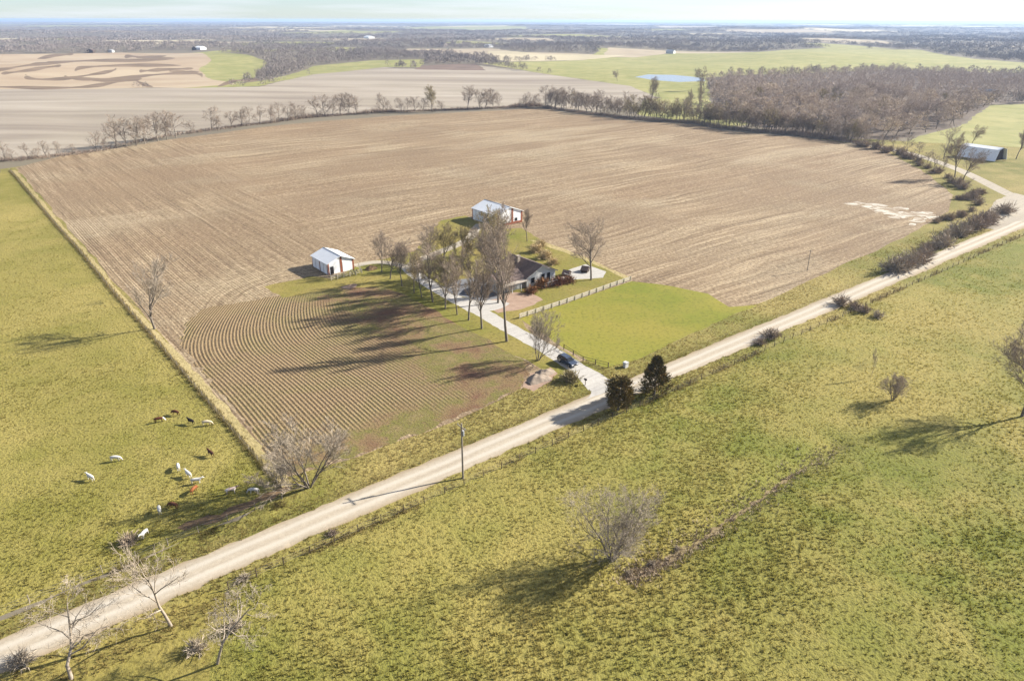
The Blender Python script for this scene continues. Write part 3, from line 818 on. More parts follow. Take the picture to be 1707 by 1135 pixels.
# ------------------------------------------------------------------ trees
simple('bark', (0.195, 0.165, 0.135), (0.110, 0.092, 0.076), 2.0, 0.9)
simple('bark_pale', (0.33, 0.28, 0.225), (0.20, 0.165, 0.13), 2.0, 0.9)
def rand_mat(name, a, b):
    n = NT(name)
    MATS[name] = n.done(n.mix(n.rand(), a, b), 0.9)
rand_mat('twig', (0.240, 0.192, 0.150), (0.310, 0.250, 0.195))
rand_mat('twig_pale', (0.310, 0.262, 0.205), (0.350, 0.290, 0.225))
rand_mat('twig_bud', (0.255, 0.212, 0.115), (0.310, 0.250, 0.145))
rand_mat('twig_wood', (0.330, 0.270, 0.230), (0.520, 0.420, 0.315))
rand_mat('wood_mass', (0.400, 0.325, 0.262), (0.400, 0.325, 0.262))
rand_mat('twig_far', (0.150, 0.125, 0.110), (0.150, 0.125, 0.110))
rand_mat('brush', (0.250, 0.192, 0.152), (0.330, 0.262, 0.195))
rand_mat('brush_red', (0.170, 0.078, 0.050), (0.230, 0.120, 0.055))
rand_mat('straw', (0.42, 0.33, 0.185), (0.48, 0.37, 0.21))

def tri_cones(S, n=3):
    """S: (N,8) of p0,p1,r0,r1 -> tapered n-sided spikes with open ends"""
    S = np.asarray(S, float)
    p0, p1, r0, r1 = S[:, 0:3], S[:, 3:6], S[:, 6:7], S[:, 7:8]
    d = p1 - p0
    d /= np.maximum(np.linalg.norm(d, axis=1, keepdims=True), 1e-6)
    ref = np.where(np.abs(d[:, 2:3]) < 0.9, np.array([[0, 0, 1.0]]), np.array([[1.0, 0, 0]]))
    a = np.cross(d, ref); a /= np.linalg.norm(a, axis=1, keepdims=True)
    b = np.cross(d, a)
    V = []; 
    for k in range(n):
        t = 2 * math.pi * k / n
        V.append(p0 + (a * math.cos(t) + b * math.sin(t)) * r0)
    for k in range(n):
        t = 2 * math.pi * k / n
        V.append(p1 + (a * math.cos(t) + b * math.sin(t)) * r1)
    V = np.stack(V, 1)                                        # N, 2n, 3
    base = (np.arange(len(S)) * 2 * n)[:, None]
    T = []
    for k in range(n):
        j = (k + 1) % n
        T += [base + np.array([[k, j, n + j]]), base + np.array([[k, n + j, n + k]])]
    return V.reshape(-1, 3), np.concatenate(T, 0)

def spikes(S):
    """single-triangle twigs, S: p0,p1,r0,(r1 unused), random facing"""
    S = np.asarray(S, float)
    p0, p1, r0 = S[:, 0:3], S[:, 3:6], S[:, 6:7]
    d = p1 - p0
    rv = RNG.normal(size=d.shape)
    a = np.cross(d, rv); a /= np.maximum(np.linalg.norm(a, axis=1, keepdims=True), 1e-6)
    V = np.stack([p0 - a * r0, p0 + a * r0, p1], 1).reshape(-1, 3)
    return V, np.arange(len(S) * 3).reshape(-1, 3)

def grow(seed, height, stems=1, clear=0.25, spread=0.8, levels=4, kids=(7, 6, 5, 6), ratio=(0.62, 0.55, 0.5, 0.55), up=0.25, wig=0.18, trunk_r=None, lean=(0, 0)):
    rd = random.Random(seed)
    segs = [[] for _ in range(levels + 1)]
    def rvec(s): return Vector((rd.gauss(0, s), rd.gauss(0, s), rd.gauss(0, s)))
    def branch(p, d, L, r, lv):
        k = max(1, 5 - lv) if lv < levels else 1
        pts = [p.copy()]; dd = d.copy()
        for i in range(k):
            dd = (dd + rvec(wig * (0.6 if lv == 0 else 1)) + Vector((0, 0, up * (0.4 if lv else 0.2)))).normalized()
            q = pts[-1] + dd * (L / k)
            t0, t1 = i / k, (i + 1) / k
            segs[lv].append((*pts[-1], *q, r * (1 - 0.72 * t0), r * (1 - 0.72 * t1) if lv < levels else r * 0.25))
            pts.append(q)
        if lv == levels: return
        nk = kids[min(lv, len(kids) - 1)]
        for c in range(nk):
            t = clear + (1 - clear) * ((c + rd.random()) / nk) if lv == 0 else 0.25 + 0.75 * ((c + rd.random()) / nk)
            t = min(t, 0.999)
            i = int(t * k); f = t * k - i
            q = pts[i].lerp(pts[i + 1], f)
            ax = (pts[i + 1] - pts[i]).normalized()
            side = ax.orthogonal().normalized()
            side.rotate(Matrix.Rotation(rd.uniform(0, 2 * math.pi), 3, ax))
            ang = spread * rd.uniform(0.65, 1.2)
            nd = (ax * math.cos(ang) + side * math.sin(ang)).normalized()
            sc = (1.0 - 0.45 * t) if lv == 0 else (1.1 - 0.4 * t)
            if lv + 1 == levels: sc *= 1.7
            branch(q, nd, L * ratio[min(lv, len(ratio) - 1)] * sc * rd.uniform(0.75, 1.2), r * (1 - 0.72 * t) * 0.62, lv + 1)
    tr = trunk_r or height * 0.017
    for s in range(stems):
        a = rd.uniform(0, 6.28) if stems == 1 else 6.28 * (s + rd.random() * 0.5) / stems
        tilt = 0.05 if stems == 1 else rd.uniform(0.25, 0.6)
        d = Vector((math.cos(a) * tilt + lean[0], math.sin(a) * tilt + lean[1], 1)).normalized()
        branch(Vector((math.cos(a), math.sin(a), 0)) * (0.0 if stems == 1 else tr * 1.2) + Vector((0, 0, -0.15)), d, height * (0.80 if stems == 1 else rd.uniform(0.6, 0.8)), tr if stems == 1 else tr * 0.6, 0)
    return segs

def tree_meshes(key, segs, twig_r, bark, twig, twig_scale=1.0):
    """trunk mesh: levels 0-1; crown mesh: the rest"""
    tv, tt = tri_cones(segs[0] + segs[1], 6)
    me_t = mesh_tris(key + '_trunk', tv, tt); me_t.materials.append(MATS[bark])
    me_t.polygons.foreach_set('use_smooth', np.ones(len(me_t.polygons), bool))
    VV, TT, off = [], [], 0
    for lv in range(2, len(segs)):
        S = np.array(segs[lv])
        S[:, 6] = np.maximum(S[:, 6], twig_r * (1.5 if lv == 2 else 1.0)); S[:, 7] = np.maximum(S[:, 7], twig_r * 0.5)
        if lv == len(segs) - 1:
            v_, t_ = spikes(S)
        else:
            v_, t_ = tri_cones(S, 3)
        VV.append(v_); TT.append(t_ + off); off += len(v_)
    me_c = mesh_tris(key + '_crown', np.concatenate(VV), np.concatenate(TT)); me_c.materials.append(MATS[twig])
    return me_t, me_c

PROTO = {}
def proto(key, height, segs, twig_r, bark='bark', twig='twig'):
    PROTO[key] = (height, *tree_meshes(key, segs, twig_r, bark, twig))

proto('round_a', 14, grow(1, 14, clear=0.2, spread=0.72, kids=(13, 8, 7, 7), ratio=(0.66, 0.55, 0.5, 0.5), up=0.3), 0.020)
proto('round_b', 14, grow(2, 14, clear=0.26, spread=0.62, kids=(13, 8, 7, 7), ratio=(0.66, 0.55, 0.5, 0.5), up=0.35), 0.020)
proto('tall_a', 18, grow(3, 18, clear=0.28, spread=0.5, kids=(16, 8, 6, 7), ratio=(0.46, 0.55, 0.5, 0.5), up=0.4), 0.020)
proto('tall_b', 18, grow(4, 18, clear=0.32, spread=0.55, kids=(16, 8, 6, 7), ratio=(0.44, 0.55, 0.5, 0.5), up=0.38), 0.020)
proto('multi_a', 10, grow(5, 10, stems=6, clear=0.2, spread=0.55, kids=(8, 6, 6, 6), ratio=(0.6, 0.55, 0.5, 0.5), up=0.3), 0.014, twig='twig_pale')
proto('multi_c', 10, grow(66, 10, stems=7, clear=0.1, spread=0.7, kids=(10, 6, 6, 6), ratio=(0.62, 0.55, 0.5, 0.5), up=0.2), 0.0085, twig='twig_pale')
proto('multi_b', 10, grow(6, 10, stems=6, clear=0.12, spread=0.65, kids=(9, 6, 6, 6), ratio=(0.6, 0.55, 0.5, 0.5), up=0.22), 0.014)
proto('bud_a', 12, grow(7, 12, clear=0.2, spread=0.68, kids=(13, 8, 7, 7), ratio=(0.64, 0.55, 0.5, 0.5), up=0.3), 0.026, twig='twig_bud')
proto('bud_b', 12, grow(8, 12, clear=0.24, spread=0.65, kids=(13, 8, 7, 7), ratio=(0.64, 0.55, 0.5, 0.5), up=0.3), 0.026, twig='twig_bud')
proto('gnarl_a', 9, grow(9, 9, clear=0.32, spread=0.65, kids=(9, 6, 5, 5), wig=0.2, up=0.3), 0.012, 'bark_pale', 'twig_pale')
proto('gnarl_b', 9, grow(12, 9, clear=0.3, spread=0.95, kids=(9, 6, 5, 5), wig=0.34, up=0.2), 0.012, 'bark_pale', 'twig_pale')
proto('broken', 9, grow(15, 10, clear=0.25, spread=0.85, kids=(10, 6, 5, 5), wig=0.28, up=0.15, lean=(-0.5, 0.35)), 0.012, 'bark_pale', 'twig_pale')
proto('fence_tree', 15, grow(10, 15, clear=0.18, spread=0.55, kids=(14, 7, 6, 7), up=0.35), 0.018, twig='twig_pale')

def put_tree(key, pos, height, rot, label, cat='tree', group=None, name='bare_tree', wide=1.0, lean=(0, 0)):
    h, mt, mc = PROTO[key]
    s = height / h
    root = empty(name, pos, 0)
    root.rotation_euler = (lean[0], lean[1], rot)
    root.scale = (s * wide, s * wide, s)
    tag(root, label, cat, group)
    for nm, me in (('trunk', mt), ('crown', mc)):
        o = bpy.data.objects.new(nm, me); COL.objects.link(o); o.parent = root
    return root

put_tree('gnarl_a', G3(288, 1046), 12.5, 0.6, 'slender bare tree with grey bark between the road and its long trunk shadow', lean=(0, -0.10))
put_tree('gnarl_b', G3(364, 1108), 11.0, 2.2, 'crooked bare tree with twisted pale trunk at the pasture corner', lean=(0.0, -0.05))
put_tree('broken', G3(122, 1134), 9.5, 0.35, 'leaning pale bare tree with branches hanging over the gravel road', wide=1.25)
put_tree('multi_a', G3(516, 812), 12.0, 0.4, 'wide many-stemmed bare tree at the fence corner beside the road', wide=1.25)
put_tree('multi_b', G3(472, 806), 4.5, 1.4, 'low bare thicket against the wide many-stemmed tree', cat='shrub', name='bare_shrub')
put_tree('multi_c', G3(1022, 931), 11.5, 2.0, 'wide bare many-stemmed tree alone beside the pasture gully', wide=1.1)
put_tree('multi_b', G3(1489, 664), 6.4, 3.0, 'small bare many-stemmed tree alone on the slope of the pasture')
put_tree('fence_tree', G3(1452, 628), 6.2, 1.0, 'thin leaning bare sapling in the pasture', wide=0.22, lean=(0, 0.25))
put_tree('round_b', G3(1704, 690), 14.5, 1.0, 'big bare tree throwing wide shadow over the pasture', wide=1.15)
put_tree('fence_tree', G3(258, 551), 16.0, 0.0, 'faint bare tree on the pasture fence line with long shadow', wide=1.0)
ROW = [(650, 466, 12.0, 'round_a', 1.0), (670, 478, 12.5, 'tall_a', 0.9), (703, 496, 10.0, 'bud_a', 0.9), (721, 504, 15.0, 'round_b', 1.0), (742, 515, 13.0, 'bud_b', 1.0), (781, 534, 15.0, 'tall_b', 1.0), (803, 548, 15.5, 'tall_a', 0.95), (845, 569, 24.0, 'tall_b', 0.8)]
ROWL = ['first bare tree of the drive row, nearest the corral', 'narrow bare tree of the drive row where the track to the small barn leaves', 'small olive budding tree of the drive row between two bare ones', 'full bare tree of the drive row facing the dark parking pad', 'larger olive budding tree of the drive row facing the dark parking pad',
        'narrow bare tree of the drive row at the pale end of the parking pad', 'narrow bare tree of the drive row beside the dirt patch turn', 'very tall straight bare tree at the edge of the front plot by the drive']
for i, (px, py, hh, k, wd_) in enumerate(ROW):
    put_tree(k, G3(px, py), hh, i * 1.3, ROWL[i], group='row of trees along the drive', wide=wd_)
put_tree('multi_a', G3(897, 600), 11.0, 2.0, 'small round bare tree beside the drive next to the parked car', wide=0.8)
PROTO['lone'] = PROTO['round_a']
put_tree('round_a', G3(985, 466), 15.5, 2.5, 'big round bare tree alone on the house lawn beside the patio', wide=1.05)
put_tree('bud_a', G3(822, 470), 17.0, 0.5, 'tall budding tree close beside the end of the house wing')
put_tree('round_b', G3(830, 505), 19.0, 1.5, 'large bare tree in front of the house wing by the dirt patch', wide=0.9)
put_tree('bud_b', G3(770, 458), 13.0, 4.0, 'olive budding tree behind the dark parking pad')
put_tree('bud_a', G3(738, 444), 11.0, 5.0, 'olive budding tree between the drive and the track to the shed')
put_tree('round_a', G3(808, 424), 9.0, 3.7, 'bare tree in front of the large white shed')
put_tree('tall_a', G3(878, 402), 11.0, 0.7, 'narrow bare tree at the corner of the large white shed', wide=0.8)

for px, py, hh, k, rt, wd_, lab in [(690, 489, 12.0, 'tall_a', 2.2, 0.95, 'slender bare tree on the far verge of the drive opposite the plot corner'), (762, 525, 13.5, 'round_b', 3.3, 0.85, 'bare tree squeezed between two narrow ones facing the parking pad'), (812, 492, 14.5, 'round_b', 0.2, 0.9, 'bare tree on the parking pad edge before the garage doors'),
        (790, 482, 12.0, 'round_a', 4.4, 0.9, 'low bare tree in the middle of the dark parking pad edge'), (848, 488, 12.0, 'tall_b', 5.1, 1.0, 'bare tree by the porch posts of the house wing'), (842, 432, 15.0, 'round_b', 2.9, 1.0, 'bare tree behind the house wing towards the large shed'), (712, 440, 11.0, 'round_a', 1.9, 1.0, 'bare tree where the track to the large shed begins'), (636, 455, 10.5, 'round_b', 0.9, 0.9, 'bare tree beside the track close to the corral end')]:
    put_tree(k, G3(px, py), hh, rt, lab, wide=wd_)

# ------------------------------------------------------------------ single-mesh trees for hedge, wood and brush
def small_tree(seed, h, n, w, tw, twigmat, key, trunk=0.3):
    segs = grow(seed, h, clear=trunk, spread=0.85, levels=3, kids=(11, 7, n), ratio=(0.62, 0.55, 0.5), up=0.25)
    VV, TT, MI, off = [], [], [], 0
    for lv, S in enumerate(segs):
        S = np.array(S)
        S[:, 6] = np.maximum(S[:, 6], tw); S[:, 7] = np.maximum(S[:, 7], tw * 0.5)
        v_, t_ = spikes(S) if lv == 3 else tri_cones(S, 3)
        VV.append(v_); TT.append(t_ + off); off += len(v_); MI += [0 if lv < 2 else 1] * len(t_)
    V = np.concatenate(VV); V[:, :2] *= w
    me = mesh_tris(key, V, np.concatenate(TT))
    me.materials.append(MATS['bark']); me.materials.append(MATS[twigmat])
    me.polygons.foreach_set('material_index', np.array(MI, np.int32))
    return me

WOOD = [small_tree(20 + i, 12, 10, 1.35, 0.05, 'twig_wood', 'wood_tree', 0.22) for i in range(8)]
WOODB = [small_tree(30 + i, 12, 9, 1.15, 0.06, 'twig_bud', 'wood_tree_bud') for i in range(2)]
HEDG = [small_tree(40 + i, 9, 8, 1.25, 0.032, 'twig', 'hedge_tree', 0.08) for i in range(7)]
HEDB = [small_tree(50 + i, 9, 9, 1.15, 0.034, 'twig_bud', 'hedge_tree_bud', 0.08) for i in range(2)]

def shrub_mesh(seed, n, mat, w=0.02, key='shrub', droop=0.0):
    rg = np.random.default_rng(seed)
    S = []
    for i in range(n):
        a = rg.uniform(0, 6.28); el = rg.uniform(0.15, 1.45)
        L = rg.uniform(0.5, 1.0)
        d = np.array([math.cos(a) * math.cos(el), math.sin(a) * math.cos(el), math.sin(el)])
        base = np.array([rg.normal(0, .12), rg.normal(0, .12), 0])
        p1 = base + d * L * 0.6
        S.append((*base, *p1, w, w * .6))
        for k in range(5):
            q = base + d * L * rg.uniform(0.25, 0.6)
            e = d + rg.normal(0, .55, 3); e /= np.linalg.norm(e)
            S.append((*q, *(q + e * L * rg.uniform(0.2, 0.45)), w * .7, 0))
    v_, t_ = spikes(S)
    v_[:, 2] = np.maximum(v_[:, 2], 0.0)
    me = mesh_tris(key, v_, t_); me.materials.append(MATS[mat])
    return me
SHRUB = [shrub_mesh(60 + i, 90, 'brush', 0.022) for i in range(3)]
SHRUB_P = [shrub_mesh(70 + i, 90, 'twig_pale', 0.020) for i in range(2)]
SHRUB_R = [shrub_mesh(80 + i, 110, 'brush_red', 0.028) for i in range(2)]
SHRUB_S = [shrub_mesh(85 + i, 130, 'straw', 0.028) for i in range(2)]
SHRUB_B = [shrub_mesh(88 + i, 140, 'twig_bud', 0.028) for i in range(2)]

def put_one(name, me, pos, s, label, cat, group=None, wide=1.0, rot=None):
    o = bpy.data.objects.new(name, me); COL.objects.link(o)
    o.location = pos; o.rotation_euler = (0, 0, random.uniform(0, 6.28) if rot is None else rot)
    o.scale = (s * wide, s * wide, s)
    return tag(o, label, cat, group)

def on_line(L, t):
    P = np.array(L, float); seg = np.abs(np.diff(P[:, 0])) + 1e-6
    c = np.concatenate([[0], np.cumsum(seg)]); x = t * c[-1]
    return np.interp(x, c, P[:, 0]), np.interp(x, c, P[:, 1])

HB = 'bare tree of the long hedge behind the stubble field'
back = [(8, 271, 7), (20, 272, 5), (46, 267, 6), (62, 268, 4.5), (75, 264, 6), (98, 263, 6.5), (120, 261, 4), (160, 255, 9), (172, 254, 6), (193, 250, 13), (210, 248, 12), (226, 246, 12), (240, 243, 11), (262, 238, 12), (277, 236, 13), (292, 233, 12), (318, 226, 6), (352, 220, 11), (360, 219, 8),
        (384, 215, 8), (402, 213, 9), (414, 212, 10), (432, 210, 10), (450, 208, 9), (463, 206, 10), (478, 204, 9), (492, 202, 9), (505, 200, 8), (528, 197, 11), (540, 196, 12), (553, 195, 12), (566, 194, 12), (580, 193, 12), (594, 192, 11), (638, 190, 11), (645, 190, 7), (668, 188, 9), (677, 188, 8), (690, 187, 9)]
for px, py, hh in back:
    put_one('hedge_tree', random.choice(HEDG), G3(px, py), hh * random.uniform(1.15, 1.4) / 9, HB, 'tree', 'bare trees of the back hedge', random.uniform(0.8, 1.1))
put_tree('bud_a', G3(719, 188), 17, 1, 'yellowish budding round tree standing up from the back hedge', name='budding_tree')
put_tree('round_a', G3(778, 184), 18, 2, 'dark round-crowned bare tree standing up from the back hedge')
for px, py, hh in [(704, 188, 9), (735, 187, 7), (798, 183, 12), (808, 183, 13), (820, 182, 13), (830, 181, 10), (868, 180, 8), (876, 180, 10), (888, 179, 9)]:
    put_one('hedge_tree', random.choice(HEDG), G3(px, py), hh * 1.25 / 9, HB, 'tree', 'bare trees of the back hedge', random.uniform(0.85, 1.1))
HL2 = [(905, 179), (960, 187), (1050, 198), (1160, 204), (1200, 212), (1290, 220), (1380, 229), (1440, 237)]
for i in range(140):
    x, y = on_line(HL2, (i + random.random()) / 140)
    bud = random.random() < (0.35 if 1010 < x < 1420 else 0.08)
    put_one('budding_hedge_tree' if bud else 'hedge_tree', random.choice(HEDB if bud else HEDG), G3(x, y - random.uniform(0, 7)), random.uniform(9, 17) / 9 * (0.75 if x > 1300 else 1.0),
            'yellowish budding tree in the thick hedge between stubble field and wood' if bud else 'bare tree in the thick hedge between stubble field and wood', 'tree', 'budding trees of the thick hedge' if bud else 'bare trees of the thick hedge', random.uniform(0.8, 1.15))
put_tree('tall_a', G3(1085, 176), 24, 1, 'tall dark bare tree behind the thick hedge near the pond')
put_tree('tall_b', G3(1163, 190), 25, 2, 'slender tall bare tree above the thick hedge beside the old dark shed', wide=0.6)
put_tree('round_b', G3(1148, 192), 17, 3, 'bare tree next to the slender tall tree at the old dark shed', wide=0.6)
put_tree('round_a', G3(1027, 135), 12, 3, 'small lone tree on the big green field above the pond')
put_tree('round_a', G3(1172, 150), 22, 3, 'dark bare tree at the tip of the big wood beside the pond')

# the bare wood on the right: up to 230 single trees, larger ones first
wood_poly = REG[REGN.index('wood_floor')][2]
mn, mx = wood_poly.min(0), wood_poly.max(0)
cand = RNG.uniform(mn, mx, (6000, 2))
cand = cand[pip(cand, wood_poly)]
cand = cand[np.abs(np.arctan2(cand[:, 0], cand[:, 1])) < 0.68]
keep = []
for q in cand:
    r_ = np.hypot(*q)
    if all((q[0] - k[0]) ** 2 + (q[1] - k[1]) ** 2 > (5.2 + r_ * 0.0042) ** 2 for k in keep):
        keep.append(q)
keep = sorted(keep, key=lambda q: np.hypot(*q))
for i, q in enumerate(keep[:270]):
    bud = random.random() < 0.05
    put_one('budding_wood_tree' if bud else 'wood_tree', random.choice(WOODB if bud else WOOD), gz(q), random.uniform(8, 15.5) / 12,
            'yellowish budding tree inside the big bare wood' if bud else 'grey-brown bare tree of the big wood beyond the stubble field', 'tree', 'budding trees of the big wood' if bud else 'bare trees of the big wood', random.uniform(1.0, 1.35))
WOOD_REST = keep[270:]

# trees and brush by the side road
for px, py, hh, wd_ in [(1510, 247, 8, 1), (1488, 243, 7, 1), (1470, 245, 8, 1), (1530, 256, 7, 1), (1545, 268, 6, 1.2), (1556, 275, 6, 1.2), (1570, 280, 7, 1.1)]:
    put_one('hedge_tree', random.choice(HEDG), G3(px, py), hh / 9, 'low bare tree on the bank of the side road', 'tree', 'low bare trees along the side road', wd_)
for px, py, hh, k, lab in [(1590, 292, 17, 'round_b', 'dark spreading bare tree on the near bank of the side road'), (1604, 297, 14, 'round_a', 'bare tree overlapping the dark spreading tree by the side road'), (1572, 262, 17, 'gnarl_a', 'crooked bare tree across the side road from the slant-sided barn'), (1618, 238, 11, 'round_a', 'bare tree behind the slant-sided barn'), (1692, 262, 16, 'tall_a', 'bare tree beyond the open end of the slant-sided barn')]:
    put_tree(k, G3(px, py), hh, random.uniform(0, 6), lab)
for i in range(24):
    x, y = on_line([(1488, 456), (1520, 436), (1560, 408), (1600, 388), (1640, 366), (1672, 350)], (i + random.random()) / 24)
    put_one('roadside_shrub', random.choice(SHRUB + SHRUB_P + SHRUB_P), G3(x + random.uniform(-9, 9), y + random.uniform(-8, 8)), random.uniform(3.5, 8.0), 'brushy bare shrub in the roadside thicket near the junction', 'shrub', 'thicket shrubs near the junction')
for i in range(16):
    x, y = on_line([(1600, 330), (1640, 318), (1620, 345), (1560, 372)], (i + random.random()) / 16)
    put_one('roadside_shrub', random.choice(SHRUB), G3(x + random.uniform(-8, 8), y + random.uniform(-3, 5)), random.uniform(3, 5), 'dark bare shrub on the field side of the junction', 'shrub', 'shrubs at the field side of the junction')
for i in range(18):
    x, y = on_line([(1430, 241), (1480, 250), (1515, 262), (1570, 290), (1610, 312)], (i + random.random()) / 18)
    put_one('bank_shrub', random.choice(SHRUB), G3(x, y + random.uniform(-2, 4)), random.uniform(3.5, 7.5), 'brown shrub between stubble field and side road', 'shrub', 'shrubs between stubble field and side road')
for px, py, s, ms, lab in [(1287, 561, 4.0, SHRUB, 'round bare bush on the pasture side of the gravel road'), (1266, 572, 2.6, SHRUB, 'low dark bush tucked against the round bare bush by the road'), (1400, 505, 4.2, SHRUB, 'tall dark bush beside the tangled brush heap by the road'), (1425, 512, 3.6, SHRUB, 'tangled brown brush heap in the pasture by the road'), (1440, 518, 3.2, SHRUB, 'brown brush between the tangled heap and its tail end'), (1463, 526, 3.0, SHRUB_P, 'pale tail end of the tangled brush heap'),
                           (950, 634, 3.6, SHRUB_B, 'round yellow-brown bush beside the parked car at the drive mouth'), (216, 908, 2.6, SHRUB, 'dark brush pile on the pasture edge beside the white cow'), (556, 892, 1.6, SHRUB, 'small bare bush on the fence line right of the gravel road'), (408, 968, 1.6, SHRUB_P, 'pale weedy bush at the corner post of the pasture'),
                           (330, 1085, 2.6, SHRUB_P, 'pale brush at the foot of the crooked bare tree'), (392, 1050, 2.4, SHRUB_P, 'pale brush along the pasture corner'), (40, 1110, 3.0, SHRUB_P, 'pale brush under the leaning tree by the road'), (1088, 940, 1.2, SHRUB_P, 'brown brush at the lower end of the pasture gully'), (1050, 955, 1.0, SHRUB_P, 'dry weeds at the mouth of the pasture gully'), (1130, 915, 1.1, SHRUB_P, 'brown brush in the middle of the pasture gully'),
                           (905, 478, 4.2, SHRUB_R, 'reddish brown hedge bush in front of the house deck'), (930, 474, 4.0, SHRUB_R, 'dark red hedge bush below the deck railing'), (885, 488, 3.4, SHRUB_R, 'orange-brown bush at the edge of the dirt patch'), (948, 470, 3.2, SHRUB_R, 'small red-brown bush at the end of the deck'), (895, 420, 4.2, SHRUB_S, 'pale golden ornamental grass clump behind the house'), (908, 430, 4.0, SHRUB_S, 'straw-coloured grass clump at the back roof edge'), (900, 410, 3.4, SHRUB_S, 'dry golden clump at the far lawn edge'), (920, 440, 3.2, SHRUB_S, 'low straw clump next to the house gable')]:
    put_one('bush', random.choice(ms), G3(px, py), s, lab, 'bush')

# ------------------------------------------------------------------ cedars
rand_mat('cedar_leaf', (0.105, 0.062, 0.022), (0.070, 0.056, 0.022))
n = NT('cedar_mix')
cf = n.noise(n.objc(), 1.3, 3)
MATS['cedar_mix'] = n.done(n.ramp(cf, [(0.32, (0.080, 0.068, 0.026)), (0.48, (0.150, 0.118, 0.044)), (0.64, (0.245, 0.158, 0.055))]), 0.85)
n = NT('cedar_dark')
cf = n.noise(n.objc(), 1.3, 3)
MATS['cedar_dark'] = n.done(n.ramp(cf, [(0.32, (0.062, 0.066, 0.026)), (0.48, (0.120, 0.098, 0.036)), (0.64, (0.215, 0.135, 0.046))]), 0.85)
def cedar(name, pos, hh, rad, label, round_top, seed, leaf):
    rg = np.random.default_rng(seed)
    root = empty(name, pos, 0); tag(root, label, 'cedar tree')
    MB().tube((0, 0, -0.1), (0, 0, hh * 0.8), 0.22, 0.05, 7).build('trunk', MATS['bark'], root)
    VV, TT, off = [], [], 0
    S = []
    for i in range(230):
        t = rg.random() ** 0.75
        z = 0.25 + t * (hh - 0.5)
        prof = (1 - t) ** 0.75 if not round_top else math.sqrt(max(0.02, 1 - (2 * t - 0.85) ** 2 / 1.4))
        R = rad * prof * rg.uniform(0.75, 1.12)
        a = rg.uniform(0, 6.28)
        p0 = np.array([0, 0, z - 0.25 * R]); p1 = np.array([math.cos(a) * R, math.sin(a) * R, z + 0.28 * R])
        for k in range(26):
            q = p0 + (p1 - p0) * rg.uniform(0.35, 1.0) + rg.normal(0, 0.10 + 0.10 * R / rad, 3)
            e = (p1 - p0) / max(R, .2) + rg.normal(0, 0.5, 3) + np.array([0, 0, 0.5]); e /= np.linalg.norm(e)
            S.append((*q, *(q + e * rg.uniform(0.35, 0.75)), rg.uniform(0.06, 0.12), 0))
    v_, t_ = spikes(S)
    me = mesh_tris('crown', v_, t_); me.materials.append(MATS[leaf])
    o = bpy.data.objects.new('crown', me); COL.objects.link(o); o.parent = root
cedar('cedar_tree', G3(1031, 682), 6.4, 2.6, 'round rusty brown cedar at the road edge opposite the drive', True, 5, 'cedar_mix')
cedar('cedar_tree', G3(1091, 657), 8.2, 3.4, 'larger pointed dark cedar at the road edge opposite the drive', False, 6, 'cedar_dark')

# ------------------------------------------------------------------ fences
def fence_post_line(name, label, A, B, step, hpost, mat, wires=3, skip=(), r=0.06, lean=0.04):
    A, B = np.asarray(A, float), np.asarray(B, float)
    L = np.linalg.norm(B - A); k = int(L / step)
    a0 = gz(A)
    root = empty(name, a0, 0); tag(root, label, 'fence')
    me = [MB().tube((0, 0, -0.15), (random.uniform(-lean, lean), random.uniform(-lean, lean), hpost * random.uniform(0.92, 1.08)), r, r * 0.85, 5).mesh('post', MATS[mat]) for _ in range(4)]
    pts = []
    for i in range(k + 1):
        p = A + (B - A) * i / k
        g = gz(p) - a0; pts.append(g)
        o = bpy.data.objects.new('post', random.choice(me)); COL.objects.link(o); o.parent = root; o.location = g
        o.rotation_euler = (0, 0, random.uniform(0, 6))
    for w in range(wires):
        z = hpost * (0.3 + 0.6 * w / max(1, wires - 1))
        m = MB()
        for p, q in zip(pts[:-1], pts[1:]):
            m.tube(p + Vector((0, 0, z)), q + Vector((0, 0, z)), 0.012, 0.012, 3)
        m.build('wire', MATS['wire'], root)
    return root
fence_post_line('wire_fence', 'long post and wire fence between the cattle pasture and the fields', UV(-0.2, 1), UV(-0.2, 322), 4.0, 1.3, 'old_wood')
fence_post_line('wire_fence', 'post and wire fence along the road edge of the cattle pasture', UV(-1, -2.6), UV(-110, -4.6), 4.0, 1.25, 'old_wood')
fence_post_line('wire_fence', 'post and wire fence between the gravel road and the open pasture', UV(-13.5, -15.8), UV(250, -16.8), 3.6, 1.35, 'dark_wood', r=0.075, lean=0.1)

def rail_fence(name, label, A, B, step, hpost, mat, rails, cat='fence', board=0.14, mesh=False):
    A, B = np.asarray(A, float), np.asarray(B, float)
    d = B - A; L = np.linalg.norm(d); k = max(1, int(L / step)); d = d / L
    root = empty(name, gz(A), math.atan2(d[1], d[0])); tag(root, label, cat)
    z0 = gz(A).z
    for i in range(k + 1):
        p = A + d * L * i / k
        z = h1(*p) - z0; x = L * i / k
        MB().box(x - .07, -.07, z - 0.15, x + .07, .07, z + hpost).build('post', MATS[mat], root)
        if i < k:
            p2 = A + d * L * (i + 1) / k; z2 = h1(*p2) - z0; x2 = L * (i + 1) / k
            for zz in rails:
                MB().quadbox([(x + .072, .075, z + zz), (x2 - .072, .075, z2 + zz), (x2 - .072, .11, z2 + zz), (x + .072, .11, z + zz), (x + .072, .075, z + zz + board), (x2 - .072, .075, z2 + zz + board), (x2 - .072, .11, z2 + zz + board), (x + .072, .11, z + zz + board)]).build('rail', MATS[mat], root)
    return root
rail_fence('rail_fence', 'pale board fence between the house yard and the bright lawn', G2(866, 531), G2(1051, 467), 2.6, 1.25, 'pale_wood', (0.2, 0.5, 0.8, 1.05), board=0.2)
